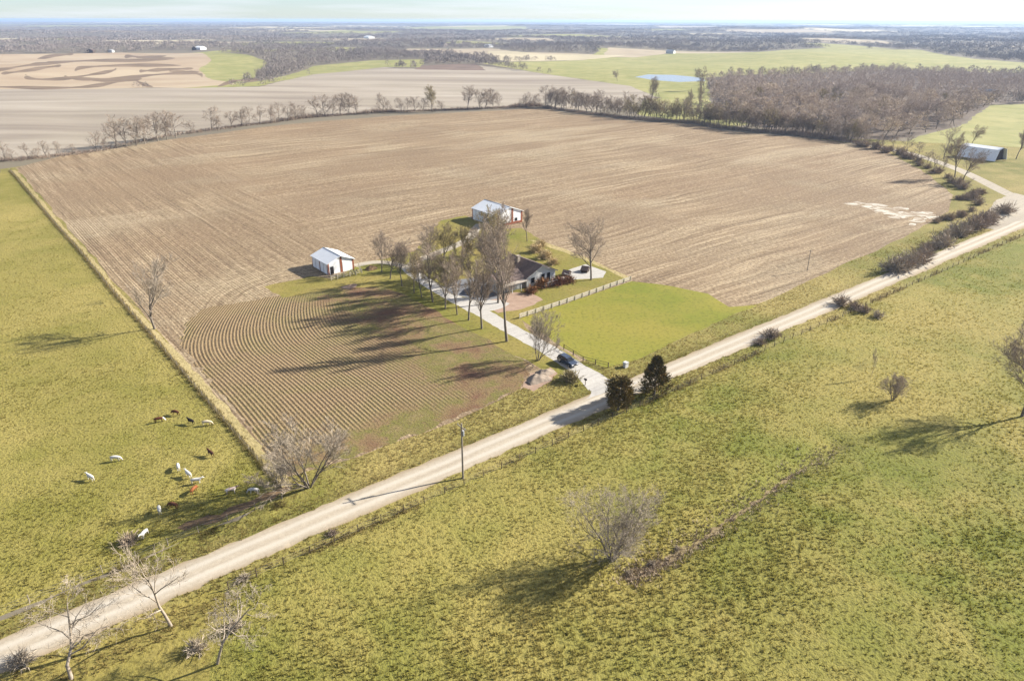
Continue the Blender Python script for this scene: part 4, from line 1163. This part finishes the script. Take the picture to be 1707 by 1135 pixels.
rail_fence('corral_fence', 'pale wood corral fence in front of the small white barn', G2(552, 469), G2(603, 457), 1.6, 1.5, 'pale_wood', (0.35, 0.75, 1.15))
rail_fence('corral_fence', 'short side of the corral running back to the barn corner', G2(603, 457), G2(598, 449), 1.6, 1.5, 'pale_wood', (0.35, 0.75, 1.15))
rail_fence('entrance_fence', 'dark thin rail fence curving along the lawn at the drive mouth', G2(972, 602), G2(1014, 612), 2.4, 1.2, 'dark_wood', (0.5, 1.0), board=0.08)
rail_fence('entrance_fence', 'dark thin rail fence beside the drive opposite the yellow bush', G2(940, 582), G2(972, 602), 2.6, 1.2, 'dark_wood', (0.5, 1.0), board=0.08)

# utility pole
up = empty('utility_pole', G3(773, 797), ROADANG); tag(up, 'tall wooden utility pole standing beside the gravel road', 'utility pole')
MB().tube((0, 0, -0.2), (0, 0, 9.8), 0.17, 0.12, 8).build('pole', MATS['old_wood'], up)
ca = MB().box(-0.06, -1.1, 9.1, 0.06, 1.1, 9.22).build('crossarm', MATS['old_wood'], up)
for y in (-0.95, 0.0, 0.95):
    MB().tube((0, y, 9.221), (0, y, 9.42), 0.05, 0.035, 6).build('insulator', MATS['grey_metal'], ca)
MB().tube((0.22, 0, 7.6), (0.22, 0, 8.5), 0.2, 0.2, 10).build('transformer', MATS['grey_metal'], up)
up2 = empty('utility_pole', G3(1345, 449), ROADANG); tag(up2, 'slim utility pole at the edge of the stubble field by the road', 'utility pole')
MB().tube((0, 0, -0.2), (0, 0, 6.2), 0.11, 0.08, 7).build('pole', MATS['old_wood'], up2)
MB().box(-0.05, -0.6, 5.7, 0.05, 0.6, 5.8).build('crossarm', MATS['old_wood'], up2)

# roadside fittings at the drive mouth
mbx = empty('mailbox', G3(976, 641), ROADANG); tag(mbx, 'dark mailbox on a post at the drive mouth', 'mailbox')
MB().box(-.06, -.06, -.1, .06, .06, 1.05).build('post', MATS['old_wood'], mbx)
MB().prism([(-.15, 1.06), (.15, 1.06), (.15, 1.25), (.1, 1.36), (0, 1.4), (-.1, 1.36), (-.15, 1.25)], 'y', -.3, .3).build('box', MATS['dark_gap'], mbx)
MB().box(.152, -.1, 1.2, .17, -.05, 1.45).build('flag', MATS['rust_trim'], mbx)
wp = empty('water_hydrant', G3(1043, 611), ROADANG); tag(wp, 'white hydrant box among weeds at the lawn corner by the road', 'hydrant')
MB().box(-.45, -.35, -.05, .45, .35, 1.0).build('housing', MATS['siding'], wp)
MB().prism([(-.55, 1.003), (.55, 1.003), (.4, 1.18), (-.4, 1.18)], 'y', -.45, .45).build('lid', MATS['siding'], wp)
MB().tube((.6, 0, -.05), (.6, 0, 1.3), .05, .05, 6).build('riser', MATS['grey_metal'], wp)

# gravel heaps by the plot corner
simple('heap_gravel', (0.250, 0.205, 0.165), (0.170, 0.138, 0.110), 1.2, 0.95, 0.6)
def heap(px, py, s, hgt, label, mat, seed):
    rg = np.random.default_rng(seed)
    bm = bmesh.new(); bmesh.ops.create_grid(bm, x_segments=18, y_segments=18, size=1)
    ph = rg.uniform(0, 6, 6)
    for v_ in bm.verts:
        r_ = math.hypot(v_.co.x, v_.co.y)
        b = max(0.0, 1 - r_ * (1 + 0.18 * math.sin(3 * math.atan2(v_.co.y, v_.co.x) + ph[0])))
        v_.co.z = b ** 0.8 * (1 + 0.25 * math.sin(7 * v_.co.x + ph[1]) * math.sin(6 * v_.co.y + ph[2])) * hgt + rg.normal(0, 0.04) * (b > 0) - 0.05 * (b == 0)
    for v_ in bm.verts: v_.co.x *= s; v_.co.y *= s * 0.7
    me = bpy.data.meshes.new('gravel_heap'); bm.to_mesh(me); bm.free(); me.materials.append(MATS[mat])
    for pl in me.polygons: pl.use_smooth = True
    o = bpy.data.objects.new('gravel_heap', me); COL.objects.link(o); o.location = G3(px, py); o.rotation_euler = (0, 0, ROADANG)
    tag(o, label, 'heap')
heap(896, 632, 2.6, 1.1, 'grey gravel heap at the corner of the plot by the drive', 'heap_gravel', 3)
heap(908, 622, 2.2, 0.9, 'smaller gravel heap closer to the parked car', 'heap_gravel', 4)
heap(618, 450, 1.8, 1.2, 'dark brown dirt heap beside the corral end', 'ditch_soil', 5)
heap(583, 479, 2.2, 0.5, 'low pale dirt heap in the grass below the corral', 'bare_dirt', 6)

# ------------------------------------------------------------------ parked car
simple('car_paint', (0.030, 0.042, 0.070), (0.026, 0.036, 0.062), 0.5, 0.22, Specular_IOR_Level=0.6, Coat_Weight=0.6)
simple('tyre', (0.018, 0.018, 0.018), (0.012, 0.012, 0.012), 4, 0.9)
simple('rim', (0.45, 0.46, 0.48), (0.38, 0.39, 0.4), 3, 0.3, Metallic=0.8)
simple('lamp_glass', (0.75, 0.77, 0.8), (0.65, 0.67, 0.7), 3, 0.15)
simple('tail_red', (0.35, 0.02, 0.02), (0.25, 0.015, 0.015), 3, 0.2)
def car():
    d = G2(966, 615) - G2(930, 595)
    root = empty('parked_car', gz(G2(946, 606)), math.atan2(d[1], d[0]))
    tag(root, 'dark blue car parked on the pale gravel drive near the road', 'car')
    def shell(prof, w0, w1, name, mat, bev):
        bm = bmesh.new()
        zt = max(p[1] for p in prof); zb = min(p[1] for p in prof)
        L_, R_ = [], []
        for x, z in prof:
            w = w0 + (w1 - w0) * (z - zb) / (zt - zb)
            L_.append(bm.verts.new((x, w, z))); R_.append(bm.verts.new((x, -w, z)))
        k = len(prof)
        bm.faces.new(L_); bm.faces.new(list(reversed(R_)))
        for i in range(k):
            j = (i + 1) % k
            bm.faces.new((L_[j], L_[i], R_[i], R_[j]))
        bmesh.ops.recalc_face_normals(bm, faces=bm.faces)
        if bev: bmesh.ops.bevel(bm, geom=bm.edges[:], offset=bev, segments=2, affect='EDGES', clamp_overlap=True)
        me = bpy.data.meshes.new(name); bm.to_mesh(me); bm.free(); me.materials.append(MATS[mat])
        o = bpy.data.objects.new(name, me); COL.objects.link(o); o.parent = root
        return o
    shell([(-2.4, 0.45), (-2.3, 0.32), (2.25, 0.32), (2.4, 0.5), (2.38, 0.82), (2.2, 0.98), (1.05, 1.08), (-2.3, 1.08), (-2.42, 0.95)], 0.93, 0.93, 'body', 'car_paint', 0.05)
    shell([(-2.25, 1.06), (1.1, 1.06), (0.35, 1.64), (-0.2, 1.72), (-1.7, 1.72), (-2.1, 1.55)], 0.88, 0.68, 'roof', 'car_paint', 0.04)
    MB().quadbox([(1.08, -.78, 1.10), (1.08, .78, 1.10), (0.44, .62, 1.60), (0.44, -.62, 1.60), (1.13, -.78, 1.12), (1.13, .78, 1.12), (0.49, .62, 1.62), (0.49, -.62, 1.62)]).build('windscreen', MATS['glass_dark'], root)
    for s in (-1, 1):
        for x0, x1, x2, x3 in ((0.05, 0.85, 0.28, -0.02), (-1.0, -0.03, -0.08, -0.98), (-2.02, -1.08, -1.06, -1.78)):
            q = [(x0, 1.12), (x1, 1.12), (x2, 1.56), (x3, 1.56)]
            wz = lambda z: (0.88 + (0.68 - 0.88) * (z - 1.06) / 0.66)
            a = [(x, s * (wz(z) + 0.006), z) for x, z in q]; b = [(x, s * (wz(z) + 0.016), z) for x, z in q]
            MB().quadbox(a + b).build('side_window', MATS['glass_dark'], root)
        for x in (-1.5, 1.45):
            wh = MB().tube((x, s * 0.72, 0.35), (x, s * 0.95, 0.35), 0.35, 0.35, 18).build('wheel', MATS['tyre'], root)
            MB().tube((x, s * 0.952, 0.35), (x, s * 0.965, 0.35), 0.21, 0.19, 14).build('rim', MATS['rim'], wh)
        MB().box(2.30, s * 0.62 - 0.2, 0.68, 2.43, s * 0.62 + 0.2, 0.84).build('headlight', MATS['lamp_glass'], root)
        MB().box(-2.45, s * 0.72 - 0.14, 0.75, -2.38, s * 0.72 + 0.14, 1.0).build('tail_light', MATS['tail_red'], root)
        MB().box(0.75, s * 1.0 - 0.1, 1.08, 0.9, s * 1.0 + 0.1, 1.22).build('mirror', MATS['car_paint'], root)
    MB().box(2.39, -0.4, 0.55, 2.425, 0.4, 0.78).build('grille', MATS['dark_gap'], root)
car()

# ------------------------------------------------------------------ cattle
def cow_mesh(key, graze):
    me = bpy.data.meshes.new(key)
    if graze:
        head = [((0.98, 0, 0.98), .21, .24), ((1.22, 0.03, 0.62), .14, .17), ((1.36, 0.04, 0.36), .11, .13), ((1.52, 0.05, 0.14), .075, .085)]
    else:
        head = [((0.98, 0, 1.22), .20, .24), ((1.22, 0.02, 1.40), .14, .18), ((1.42, 0.04, 1.40), .12, .13), ((1.68, 0.06, 1.24), .085, .09)]
    V = [((-0.72, 0, 1.12), .27, .30), ((-0.25, 0, 1.05), .34, .36), ((0.25, 0, 1.03), .36, .38), ((0.65, 0, 1.08), .29, .35)]
    E = [(0, 1), (1, 2), (2, 3)]
    prev = 3
    for q in head:
        V.append(q); E.append((prev, len(V) - 1)); prev = len(V) - 1
    for s in (-1, 1):
        for chain, root in (([((-0.80, s * .19, .88), .17, .15), ((-0.72, s * .21, .66), .12, .10), ((-0.90, s * .20, .42), .062, .055), ((-0.84, s * .20, .14), .05, .045), ((-0.80, s * .20, 0.04), .06, .06)], 0),
                            ([((0.62, s * .19, .78), .13, .12), ((0.62, s * .19, .44), .065, .06), ((0.63, s * .19, .14), .048, .045), ((0.67, s * .19, 0.04), .06, .06)], 3)):
            pv = root
            for q in chain:
                V.append(q); E.append((pv, len(V) - 1)); pv = len(V) - 1
    V.append(((-1.04, 0, 1.16), .06, .06)); E.append((0, len(V) - 1))
    V.append(((-1.12, 0, 0.80), .028, .028)); E.append((len(V) - 2, len(V) - 1))
    V.append(((-1.12, 0, 0.45), .045, .045)); E.append((len(V) - 2, len(V) - 1))
    me.from_pydata([v[0] for v in V], E, [])
    o = bpy.data.objects.new(key, me); COL.objects.link(o)
    md = o.modifiers.new('skin', 'SKIN')
    for i, v in enumerate(V):
        me.skin_vertices[0].data[i].radius = (v[1], v[2])
    me.skin_vertices[0].data[0].use_root = True
    md.use_smooth_shade = True
    o.modifiers.new('sub', 'SUBSURF').levels = 1
    bpy.context.view_layer.update()
    ev = o.evaluated_get(bpy.context.evaluated_depsgraph_get())
    out = bpy.data.meshes.new_from_object(ev)
    bpy.data.objects.remove(o)
    for p in out.polygons: p.use_smooth = True
    return out
COWM = {True: cow_mesh('cow_grazing', True), False: cow_mesh('cow_standing', False)}
def cow_mat(key, main, other, face=None):
    n = NT(key)
    f = n.noise(n.objc(), 1.1, 2)
    c = n.ramp(f, [(0.46, main), (0.58, other)])
    if face:
        x = n.node('ShaderNodeSeparateXYZ'); n.t.links.new(n.objc(), x.inputs[0])
        c = n.mix(n.ramp(x.outputs[0], [(0.95, 0.0), (0.99, 1.0)]), c, face)
    MATS[key] = n.done(c, 0.8)
cow_mat('cow_white', (0.55, 0.53, 0.49), (0.46, 0.44, 0.40))
cow_mat('cow_cream', (0.54, 0.46, 0.34), (0.46, 0.38, 0.26))
cow_mat('cow_black', (0.020, 0.016, 0.015), (0.026, 0.02, 0.018))
cow_mat('cow_dark', (0.060, 0.024, 0.014), (0.045, 0.018, 0.012))
cow_mat('cow_brown', (0.105, 0.042, 0.022), (0.075, 0.03, 0.018))
cow_mat('cow_hereford', (0.080, 0.026, 0.014), (0.065, 0.022, 0.012), (0.75, 0.70, 0.64))
cow_mat('cow_orange', (0.19, 0.068, 0.024), (0.16, 0.055, 0.02))
cow_mat('cow_roan', (0.50, 0.38, 0.33), (0.62, 0.56, 0.52), (0.06, 0.045, 0.04))
cow_mat('cow_grey', (0.48, 0.46, 0.44), (0.40, 0.385, 0.37))
COWS = [(266, 706, 'cow_hereford', 25, True, 'dark red cow with white face grazing next to the brown one'), (294, 694, 'cow_brown', 160, True, 'brown cow grazing behind the black and cream pair'),
        (320, 709, 'cow_black', 150, False, 'black cow standing head to head with the cream cow'), (346, 711, 'cow_cream', 8, True, 'cream cow beside the black cow near the fence'),
        (194, 771, 'cow_white', 5, True, 'white cow grazing alone in the open pasture'), (153, 803, 'cow_white', 150, False, 'white cow farthest out from the herd by its shadow'),
        (299, 785, 'cow_white', 118, True, 'white cow at the head of the close white trio'), (316, 797, 'cow_white', 140, False, 'white cow in the middle of the close white trio'),
        (329, 808, 'cow_white', 10, False, 'white cow right behind the orange cow'), (325, 823, 'cow_orange', 80, True, 'orange-red cow standing beside a white one'),
        (353, 762, 'cow_dark', 140, False, 'dark brown cow standing apart near the fence'), (291, 849, 'cow_brown', 165, True, 'red-brown cow in the tree shade by the road fence'),
        (268, 857, 'cow_white', 300, False, 'white cow in the tree shade by the road fence'), (243, 897, 'cow_white', 262, False, 'white cow at the pasture edge behind the dark brush pile'),
        (387, 824, 'cow_roan', 22, False, 'roan cow with dark face at the edge of the tree shade'), (425, 824, 'cow_grey', 178, True, 'grey cow deep in the shade at the fence corner')]
ear_me = MB().quadbox([(0, 0, 0), (.06, .02, 0), (.05, .2, .03), (0, .18, .03), (0, 0, .05), (.06, .02, .05), (.05, .2, .05), (0, .18, .05)])
for px, py, mt, ang, gr, lab in COWS:
    root = empty('cow', G3(px, py), math.radians(ang)); root.scale = (0.74,) * 3
    tag(root, lab, 'cow', 'cattle in the left pasture')
    me = COWM[gr].copy(); me.materials.clear(); me.materials.append(MATS[mt])
    o = bpy.data.objects.new('body', me); COL.objects.link(o); o.parent = root
    for s in (-1, 1):
        e = ear_me.build('ear', MATS[mt], root)
        e.location = ((1.24, s * 0.12, 0.62) if gr else (1.28, s * 0.12, 1.5)); e.scale = (1, s, 1)

# ------------------------------------------------------------------ ground cover that nobody could count
def blades(P, hgt, rad, k, width, seed, lean=0.5):
    """clumps of k leaning triangular blades at ground points P (N,2)"""
    rg = np.random.default_rng(seed)
    N = len(P)
    Z = H(P[:, 0], P[:, 1])
    base = np.column_stack([P, Z])
    hh = np.broadcast_to(hgt, (N,)) * rg.uniform(0.6, 1.3, N)
    rr = np.broadcast_to(rad, (N,)) * rg.uniform(0.7, 1.3, N)
    VV = []
    for i in range(k):
        a = rg.uniform(0, 6.28, N); d = np.stack([np.cos(a), np.sin(a), np.zeros(N)], 1); s = np.stack([-np.sin(a), np.cos(a), np.zeros(N)], 1)
        q = base + d * (rr * rg.uniform(0.1, 0.7, N))[:, None] - np.array([0, 0, 0.03])
        w = s * (np.broadcast_to(width, (N,)) * rg.uniform(0.6, 1.2, N))[:, None]
        tip = q + d * (hh * lean * rg.uniform(0.2, 1.2, N))[:, None] + np.array([0, 0, 1.0]) * (hh * rg.uniform(0.6, 1.0, N))[:, None]
        VV.append(np.stack([q - w, q + w, tip], 1))
    V = np.stack(VV, 1).reshape(-1, 3)
    return V, np.arange(len(V)).reshape(-1, 3)

def scatter(n, u0, u1, v0, v1, names, seed, dens=None):
    rg = np.random.default_rng(seed)
    uv = np.stack([rg.uniform(u0, u1, n), rg.uniform(v0, v1, n)], 1)
    P = O0 + uv[:, :1] * EU + uv[:, 1:] * EV
    ang = np.abs(np.arctan2(P[:, 0], P[:, 1])); rr_ = np.hypot(P[:, 0], P[:, 1]); ok = (ang < np.where(rr_ < 160, 1.08, 0.74)) & (rr_ > 34)
    if dens is not None: ok &= rg.random(n) < dens(P, uv)
    P = P[ok]
    r = region_of(P)
    ok = np.array([i >= 0 and (REGN[i], REGM[i]) in names for i in r], bool) if len(r) else np.zeros(0, bool)
    return P[ok]

def stuff(name, V, T, mat, label, cat):
    me = mesh_tris(name, V, T); me.materials.append(MATS[mat])
    o = bpy.data.objects.new(name, me); COL.objects.link(o)
    tag(o, label, cat, kind='stuff')
    return o

def tuft_mat(name, lush, straw, dark):
    n = NT(name)
    c, f = grass_color(n, lush, straw, dark, 3.2)
    MATS[name] = n.done(c, 0.9)
    tr = n.node('ShaderNodeBsdfTranslucent'); n.put(tr.inputs['Color'], c)
    mx = n.node('ShaderNodeMixShader'); mx.inputs[0].default_value = 0.5
    n.t.links.new(n.b.outputs[0], mx.inputs[1]); n.t.links.new(tr.outputs[0], mx.inputs[2])
    n.t.links.new(mx.outputs[0], n.t.nodes['Material Output'].inputs['Surface'])
tuft_mat('tuft_left', (0.215, 0.195, 0.058), (0.360, 0.302, 0.138), (0.170, 0.145, 0.055))
tuft_mat('tuft_right', (0.190, 0.190, 0.048), (0.380, 0.312, 0.145), (0.165, 0.155, 0.050))
tuft_mat('tuft_verge', (0.165, 0.140, 0.048), (0.330, 0.262, 0.140), (0.140, 0.095, 0.050))
tuft_mat('tuft_fence', (0.180, 0.150, 0.070), (0.280, 0.220, 0.130), (0.110, 0.085, 0.050))

def graze(P):
    x, y = P[:, 0], P[:, 1]
    g = np.sin(x * 0.093 + 1.7 * np.sin(y * 0.041)) + np.sin(y * 0.117 + 1.3 * np.sin(x * 0.057 + 2)) + 0.7 * np.sin(x * 0.27 - y * 0.21 + 1)
    return np.clip(0.66 + 0.22 * g, 0.3, 1.0)
fall = lambda lim: (lambda P, uv: graze(P) * np.minimum(1, (lim / np.hypot(P[:, 0], P[:, 1])) ** 2))
P = scatter(270000, -60, 260, -190, -15, {('pasture', 'pasture_right')}, 1, fall(105))
V, T = blades(P, 0.18 + 0.20 * graze(P), 0.20, 7, 0.075, 2, 0.6); stuff('pasture_grass', V, T, 'tuft_right', 'tussocky green and straw grass of the open pasture', 'grass'); NP1 = len(P)
P = scatter(130000, -150, 0, -4, 325, {('pasture', 'pasture_left')}, 3, fall(120))
V, T = blades(P, 0.15 + 0.15 * graze(P), 0.22, 6, 0.08, 4, 0.7); stuff('pasture_grass', V, T, 'tuft_left', 'short tussocky yellow-green grass of the cattle pasture', 'grass'); NP2 = len(P)
P = scatter(60000, -110, 300, -20, 4, {('verge', 'verge'), ('tree_lawn', 'tree_lawn')}, 5, fall(130))
V, T = blades(P, 0.34, 0.22, 6, 0.055, 6, 0.6); stuff('roadside_weeds', V, T, 'tuft_verge', 'dry straw weeds along the banks of the gravel road', 'weeds'); NP3 = len(P)
P = scatter(9000, -100, 0, -100, -14, {('tree_lawn', 'tree_lawn')}, 15, fall(130))
V, T = blades(P, 0.22, 0.22, 6, 0.06, 16, 0.6); stuff('rough_grass', V, T, 'tuft_verge', 'rough grass under the bare trees at the road bend', 'grass')
rg = np.random.default_rng(8)
patch = lambda u_: np.sin(u_ * 0.21) + np.sin(u_ * 0.083 + 1) + np.sin(u_ * 0.57 + 2) > rg.normal(0.6, 0.5, len(u_))
W3 = np.stack([rg.uniform(-13, 250, 4200), rg.normal(-15.9, 0.5, 4200)], 1); W3 = W3[patch(W3[:, 0])]
W2 = np.stack([rg.uniform(-110, -1, 1800), rg.normal(-3.6, 0.35, 1800)], 1); W2 = W2[patch(W2[:, 0])]
A = np.concatenate([np.stack([rg.normal(-0.1, 0.28, 5200), rg.uniform(0, 322, 5200)], 1), W2, W3])
P = O0 + A[:, :1] * EU + A[:, 1:] * EV
V, T = blades(P, np.where(np.arange(len(P)) < 5200, rg.uniform(0.25, 0.85, len(P)), 0.5), 0.25, 6, 0.06, 9, 0.4); stuff('fence_line_weeds', V, T, 'tuft_fence', 'tall dead weeds standing along the pasture fences', 'weeds')
A = rg.uniform(0, 1, (900, 1)) ** 1.6; k = np.clip((A[:, 0] * 5).astype(int), 0, 4)
P = SWALE[k] + (SWALE[k + 1] - SWALE[k]) * (A * 5 - k[:, None]) + rg.normal(0, 1.2, (900, 2))
V, T = blades(P, 0.5, 0.3, 6, 0.05, 19, 0.6); stuff('gully_weeds', V, T, 'brush', 'brown dead weeds lining the pasture gully', 'weeds')

hb = []
for L_, cnt in ((HEDGE[1:], 2600), (HL2, 2200)):
    W_ = [G2(*q) for q in L_]
    for i in range(cnt):
        x_, y_ = on_line(W_, rg.random()); hb.append(np.array([x_, y_]) + rg.normal(0, 2.2, 2))
hb = np.array(hb)
V, T = blades(hb, rg.uniform(0.8, 2.4, len(hb)) * (1 + 0.9 * np.maximum(0, np.sin(hb[:, 0] * 0.11) + np.sin(hb[:, 0] * 0.043 + 1))), 1.1, 9, 0.09, 29, 0.5); stuff('hedge_brush', V, T, 'brush', 'low brown brush filling the foot of the back hedges', 'brush')

# stubble stalks standing in rows
def stalk_rows(names, u0, u1, v0, v1, along_u, seed, lim, step=0.3, fn=None):
    rg = np.random.default_rng(seed)
    if along_u:   # rows of constant v
        vs = np.arange(v0, v1, 0.762); us = np.arange(u0, u1, step)
    else:
        us = np.arange(u0, u1, 0.762); vs = np.arange(v0, v1, step)
    UU, VV_ = np.meshgrid(us, vs)
    uv = np.stack([UU.ravel(), VV_.ravel()], 1)
    j = rg.normal(0, 0.05, uv.shape)
    if along_u: j[:, 0] += rg.uniform(-step, step, len(uv)) * 0.5
    else: j[:, 1] += rg.uniform(-step, step, len(uv)) * 0.5
    uv = uv + j
    if fn is not None: uv[:, 0] = fn(uv[:, 0], uv[:, 1])
    P = O0 + uv[:, :1] * EU + uv[:, 1:] * EV
    r = np.hypot(P[:, 0], P[:, 1])
    ok = (np.abs(np.arctan2(P[:, 0], P[:, 1])) < 0.72) & (rg.random(len(P)) < np.minimum(1, (lim / r) ** 2) * 0.9)
    P = P[ok]
    rr = region_of(P)
    return P[np.array([i >= 0 and REGM[i] in names for i in rr], bool)]
rand_mat('stalk', (0.355, 0.275, 0.165), (0.355, 0.275, 0.165))
P = stalk_rows({'plot'}, 0, 130, 0, 80, False, 31, 400, 0.32, lambda u_, v_: u_ - PLOT_BEND * np.maximum(0, v_ - 48) ** 2 - 0.28 * np.sin(v_ * 0.13 + u_ * 0.06))
P = P[((P - O0) @ EU < 33 + RNG.normal(0, 7, len(P))) & ((P - O0) @ EV > 9 + RNG.normal(0, 3, len(P)))]
gap = np.sin(P[:, 0] * 0.31 + 1) * np.sin(P[:, 1] * 0.27) + 0.7 * np.sin(P[:, 0] * 0.83 - P[:, 1] * 0.71) + 0.5 * np.sin(P[:, 0] * 0.09 + P[:, 1] * 0.13)
P = P[(gap < RNG.normal(0.25, 0.55, len(P))) & ((P - O0) @ EV < 74 + RNG.normal(0, 4, len(P)))]
V, T = blades(P, 0.24, 0.08, 3, 0.04, 32, 0.4); stuff('maize_stubble', V, T, 'stalk', 'cut straw stalks standing in rows on the front plot', 'stubble'); NP4 = len(P)
P = stalk_rows({'stubble'}, 0, 70, 60, 320, False, 33, 170, 0.5)
V, T = blades(P, 0.24, 0.12, 3, 0.055, 34, 0.5); stuff('maize_stubble', V, T, 'stalk', 'cut straw stalks standing in rows on the large field', 'stubble'); NP5 = len(P)

# far woodland as a mass
def far_woods():
    rg = np.random.default_rng(40)
    N = 60000
    r = np.exp(rg.uniform(math.log(700), math.log(22000), N)); a = rg.uniform(-0.78, 0.78, N)
    P = np.stack([np.sin(a) * r, np.cos(a) * r], 1)
    reg = region_of(P)
    ok = reg < 0
    # open glades
    g = np.sin(P[:, 0] * 0.004 + 1) * np.sin(P[:, 1] * 0.0031) + 0.6 * np.sin(P[:, 0] * 0.009 - P[:, 1] * 0.006)
    ok &= g < 1.05
    P = P[ok]; r = r[ok]
    nw = len(WOOD_REST)
    if nw:
        P = np.concatenate([P, np.array(WOOD_REST)]); r = np.concatenate([r, np.hypot(*np.array(WOOD_REST).T)])
    n_ = len(P)
    inwood = np.arange(n_) >= n_ - nw
    Z = H(P[:, 0], P[:, 1])
    wid = np.clip(r * 0.0042, 4.2, 40) * rg.uniform(0.7, 1.3, n_)
    hgt = rg.uniform(7, 13, n_)
    def clumps(sel, k, wf):
        P_, Z_, w_, h_, m_ = P[sel], Z[sel], wid[sel], hgt[sel], int(sel.sum())
        VV = []
        for i in range(k):
            aa = rg.uniform(0, 6.28, m_); el = rg.uniform(0.0, 1.0, m_)
            q = w_ * np.sqrt(np.maximum(0.05, 1 - el ** 2)) * np.sqrt(rg.uniform(.05, 1, m_))
            c = np.column_stack([P_[:, 0] + np.cos(aa) * q, P_[:, 1] + np.sin(aa) * q, Z_ + h_ * (0.12 + 0.62 * el)])
            d = rg.normal(0, 0.7, (m_, 3)); d[:, 2] = np.abs(d[:, 2]) + 0.5; d /= np.linalg.norm(d, axis=1, keepdims=True)
            s = np.cross(d, rg.normal(0, 1, (m_, 3))); s /= np.linalg.norm(s, axis=1, keepdims=True)
            ln = (h_ * 0.30 * rg.uniform(.6, 1.2, m_))[:, None]
            ww = (w_ * wf * rg.uniform(.5, 1.2, m_))[:, None]
            VV.append(np.stack([c - s * ww, c + s * ww, c + d * ln], 1))
        return np.stack(VV, 1).reshape(-1, 3)
    wid[inwood] *= 1.25
    V = np.concatenate([clumps((r < 2200) & ~inwood, 52, 0.055), clumps((r >= 2200) & ~inwood, 26, 0.095)])
    VW = clumps(inwood, 130, 0.028)
    n = NT('far_wood')
    p = n.pos()
    c = n.ramp(n.noise(p, 0.0022, 4, 0.6), [(0.35, (0.190, 0.165, 0.155)), (0.55, (0.245, 0.208, 0.185)), (0.7, (0.310, 0.262, 0.210))])
    MATS['far_wood'] = n.done(c, 0.95)
    stuff('far_woodland', V, np.arange(len(V)).reshape(-1, 3), 'far_wood', 'grey-brown bare woodland spreading to the horizon', 'woodland')
    if nw:
        stuff('wood_interior', VW, np.arange(len(VW)).reshape(-1, 3), 'wood_mass', 'massed far side of the big bare wood', 'woodland')
    return n_
NP6 = far_woods()
print('COUNTS', NP1, NP2, NP3, NP4, NP5, NP6, 'tris', sum(len(m.polygons) for m in bpy.data.meshes), 'objs', len(bpy.data.objects))

# ------------------------------------------------------------------ the air
hz = MB().box(-45000, -43000, float(ZMIN) - 1.0, 45000, 45000, 70.0)
hm = bpy.data.materials.new('haze'); hm.use_nodes = True
ht = hm.node_tree
for q in list(ht.nodes):
    if q.type != 'OUTPUT_MATERIAL': ht.nodes.remove(q)
vp = ht.nodes.new('ShaderNodeVolumePrincipled')
vp.inputs['Color'].default_value = (0.40, 0.55, 0.84, 1)
vp.inputs['Density'].default_value = 7.5e-5
vp.inputs['Anisotropy'].default_value = 0.2
ht.links.new(vp.outputs['Volume'], [q for q in ht.nodes if q.type == 'OUTPUT_MATERIAL'][0].inputs['Volume'])
ho = hz.build('haze', hm)
tag(ho, 'thin pale blue haze over the whole countryside', 'haze', kind='stuff')
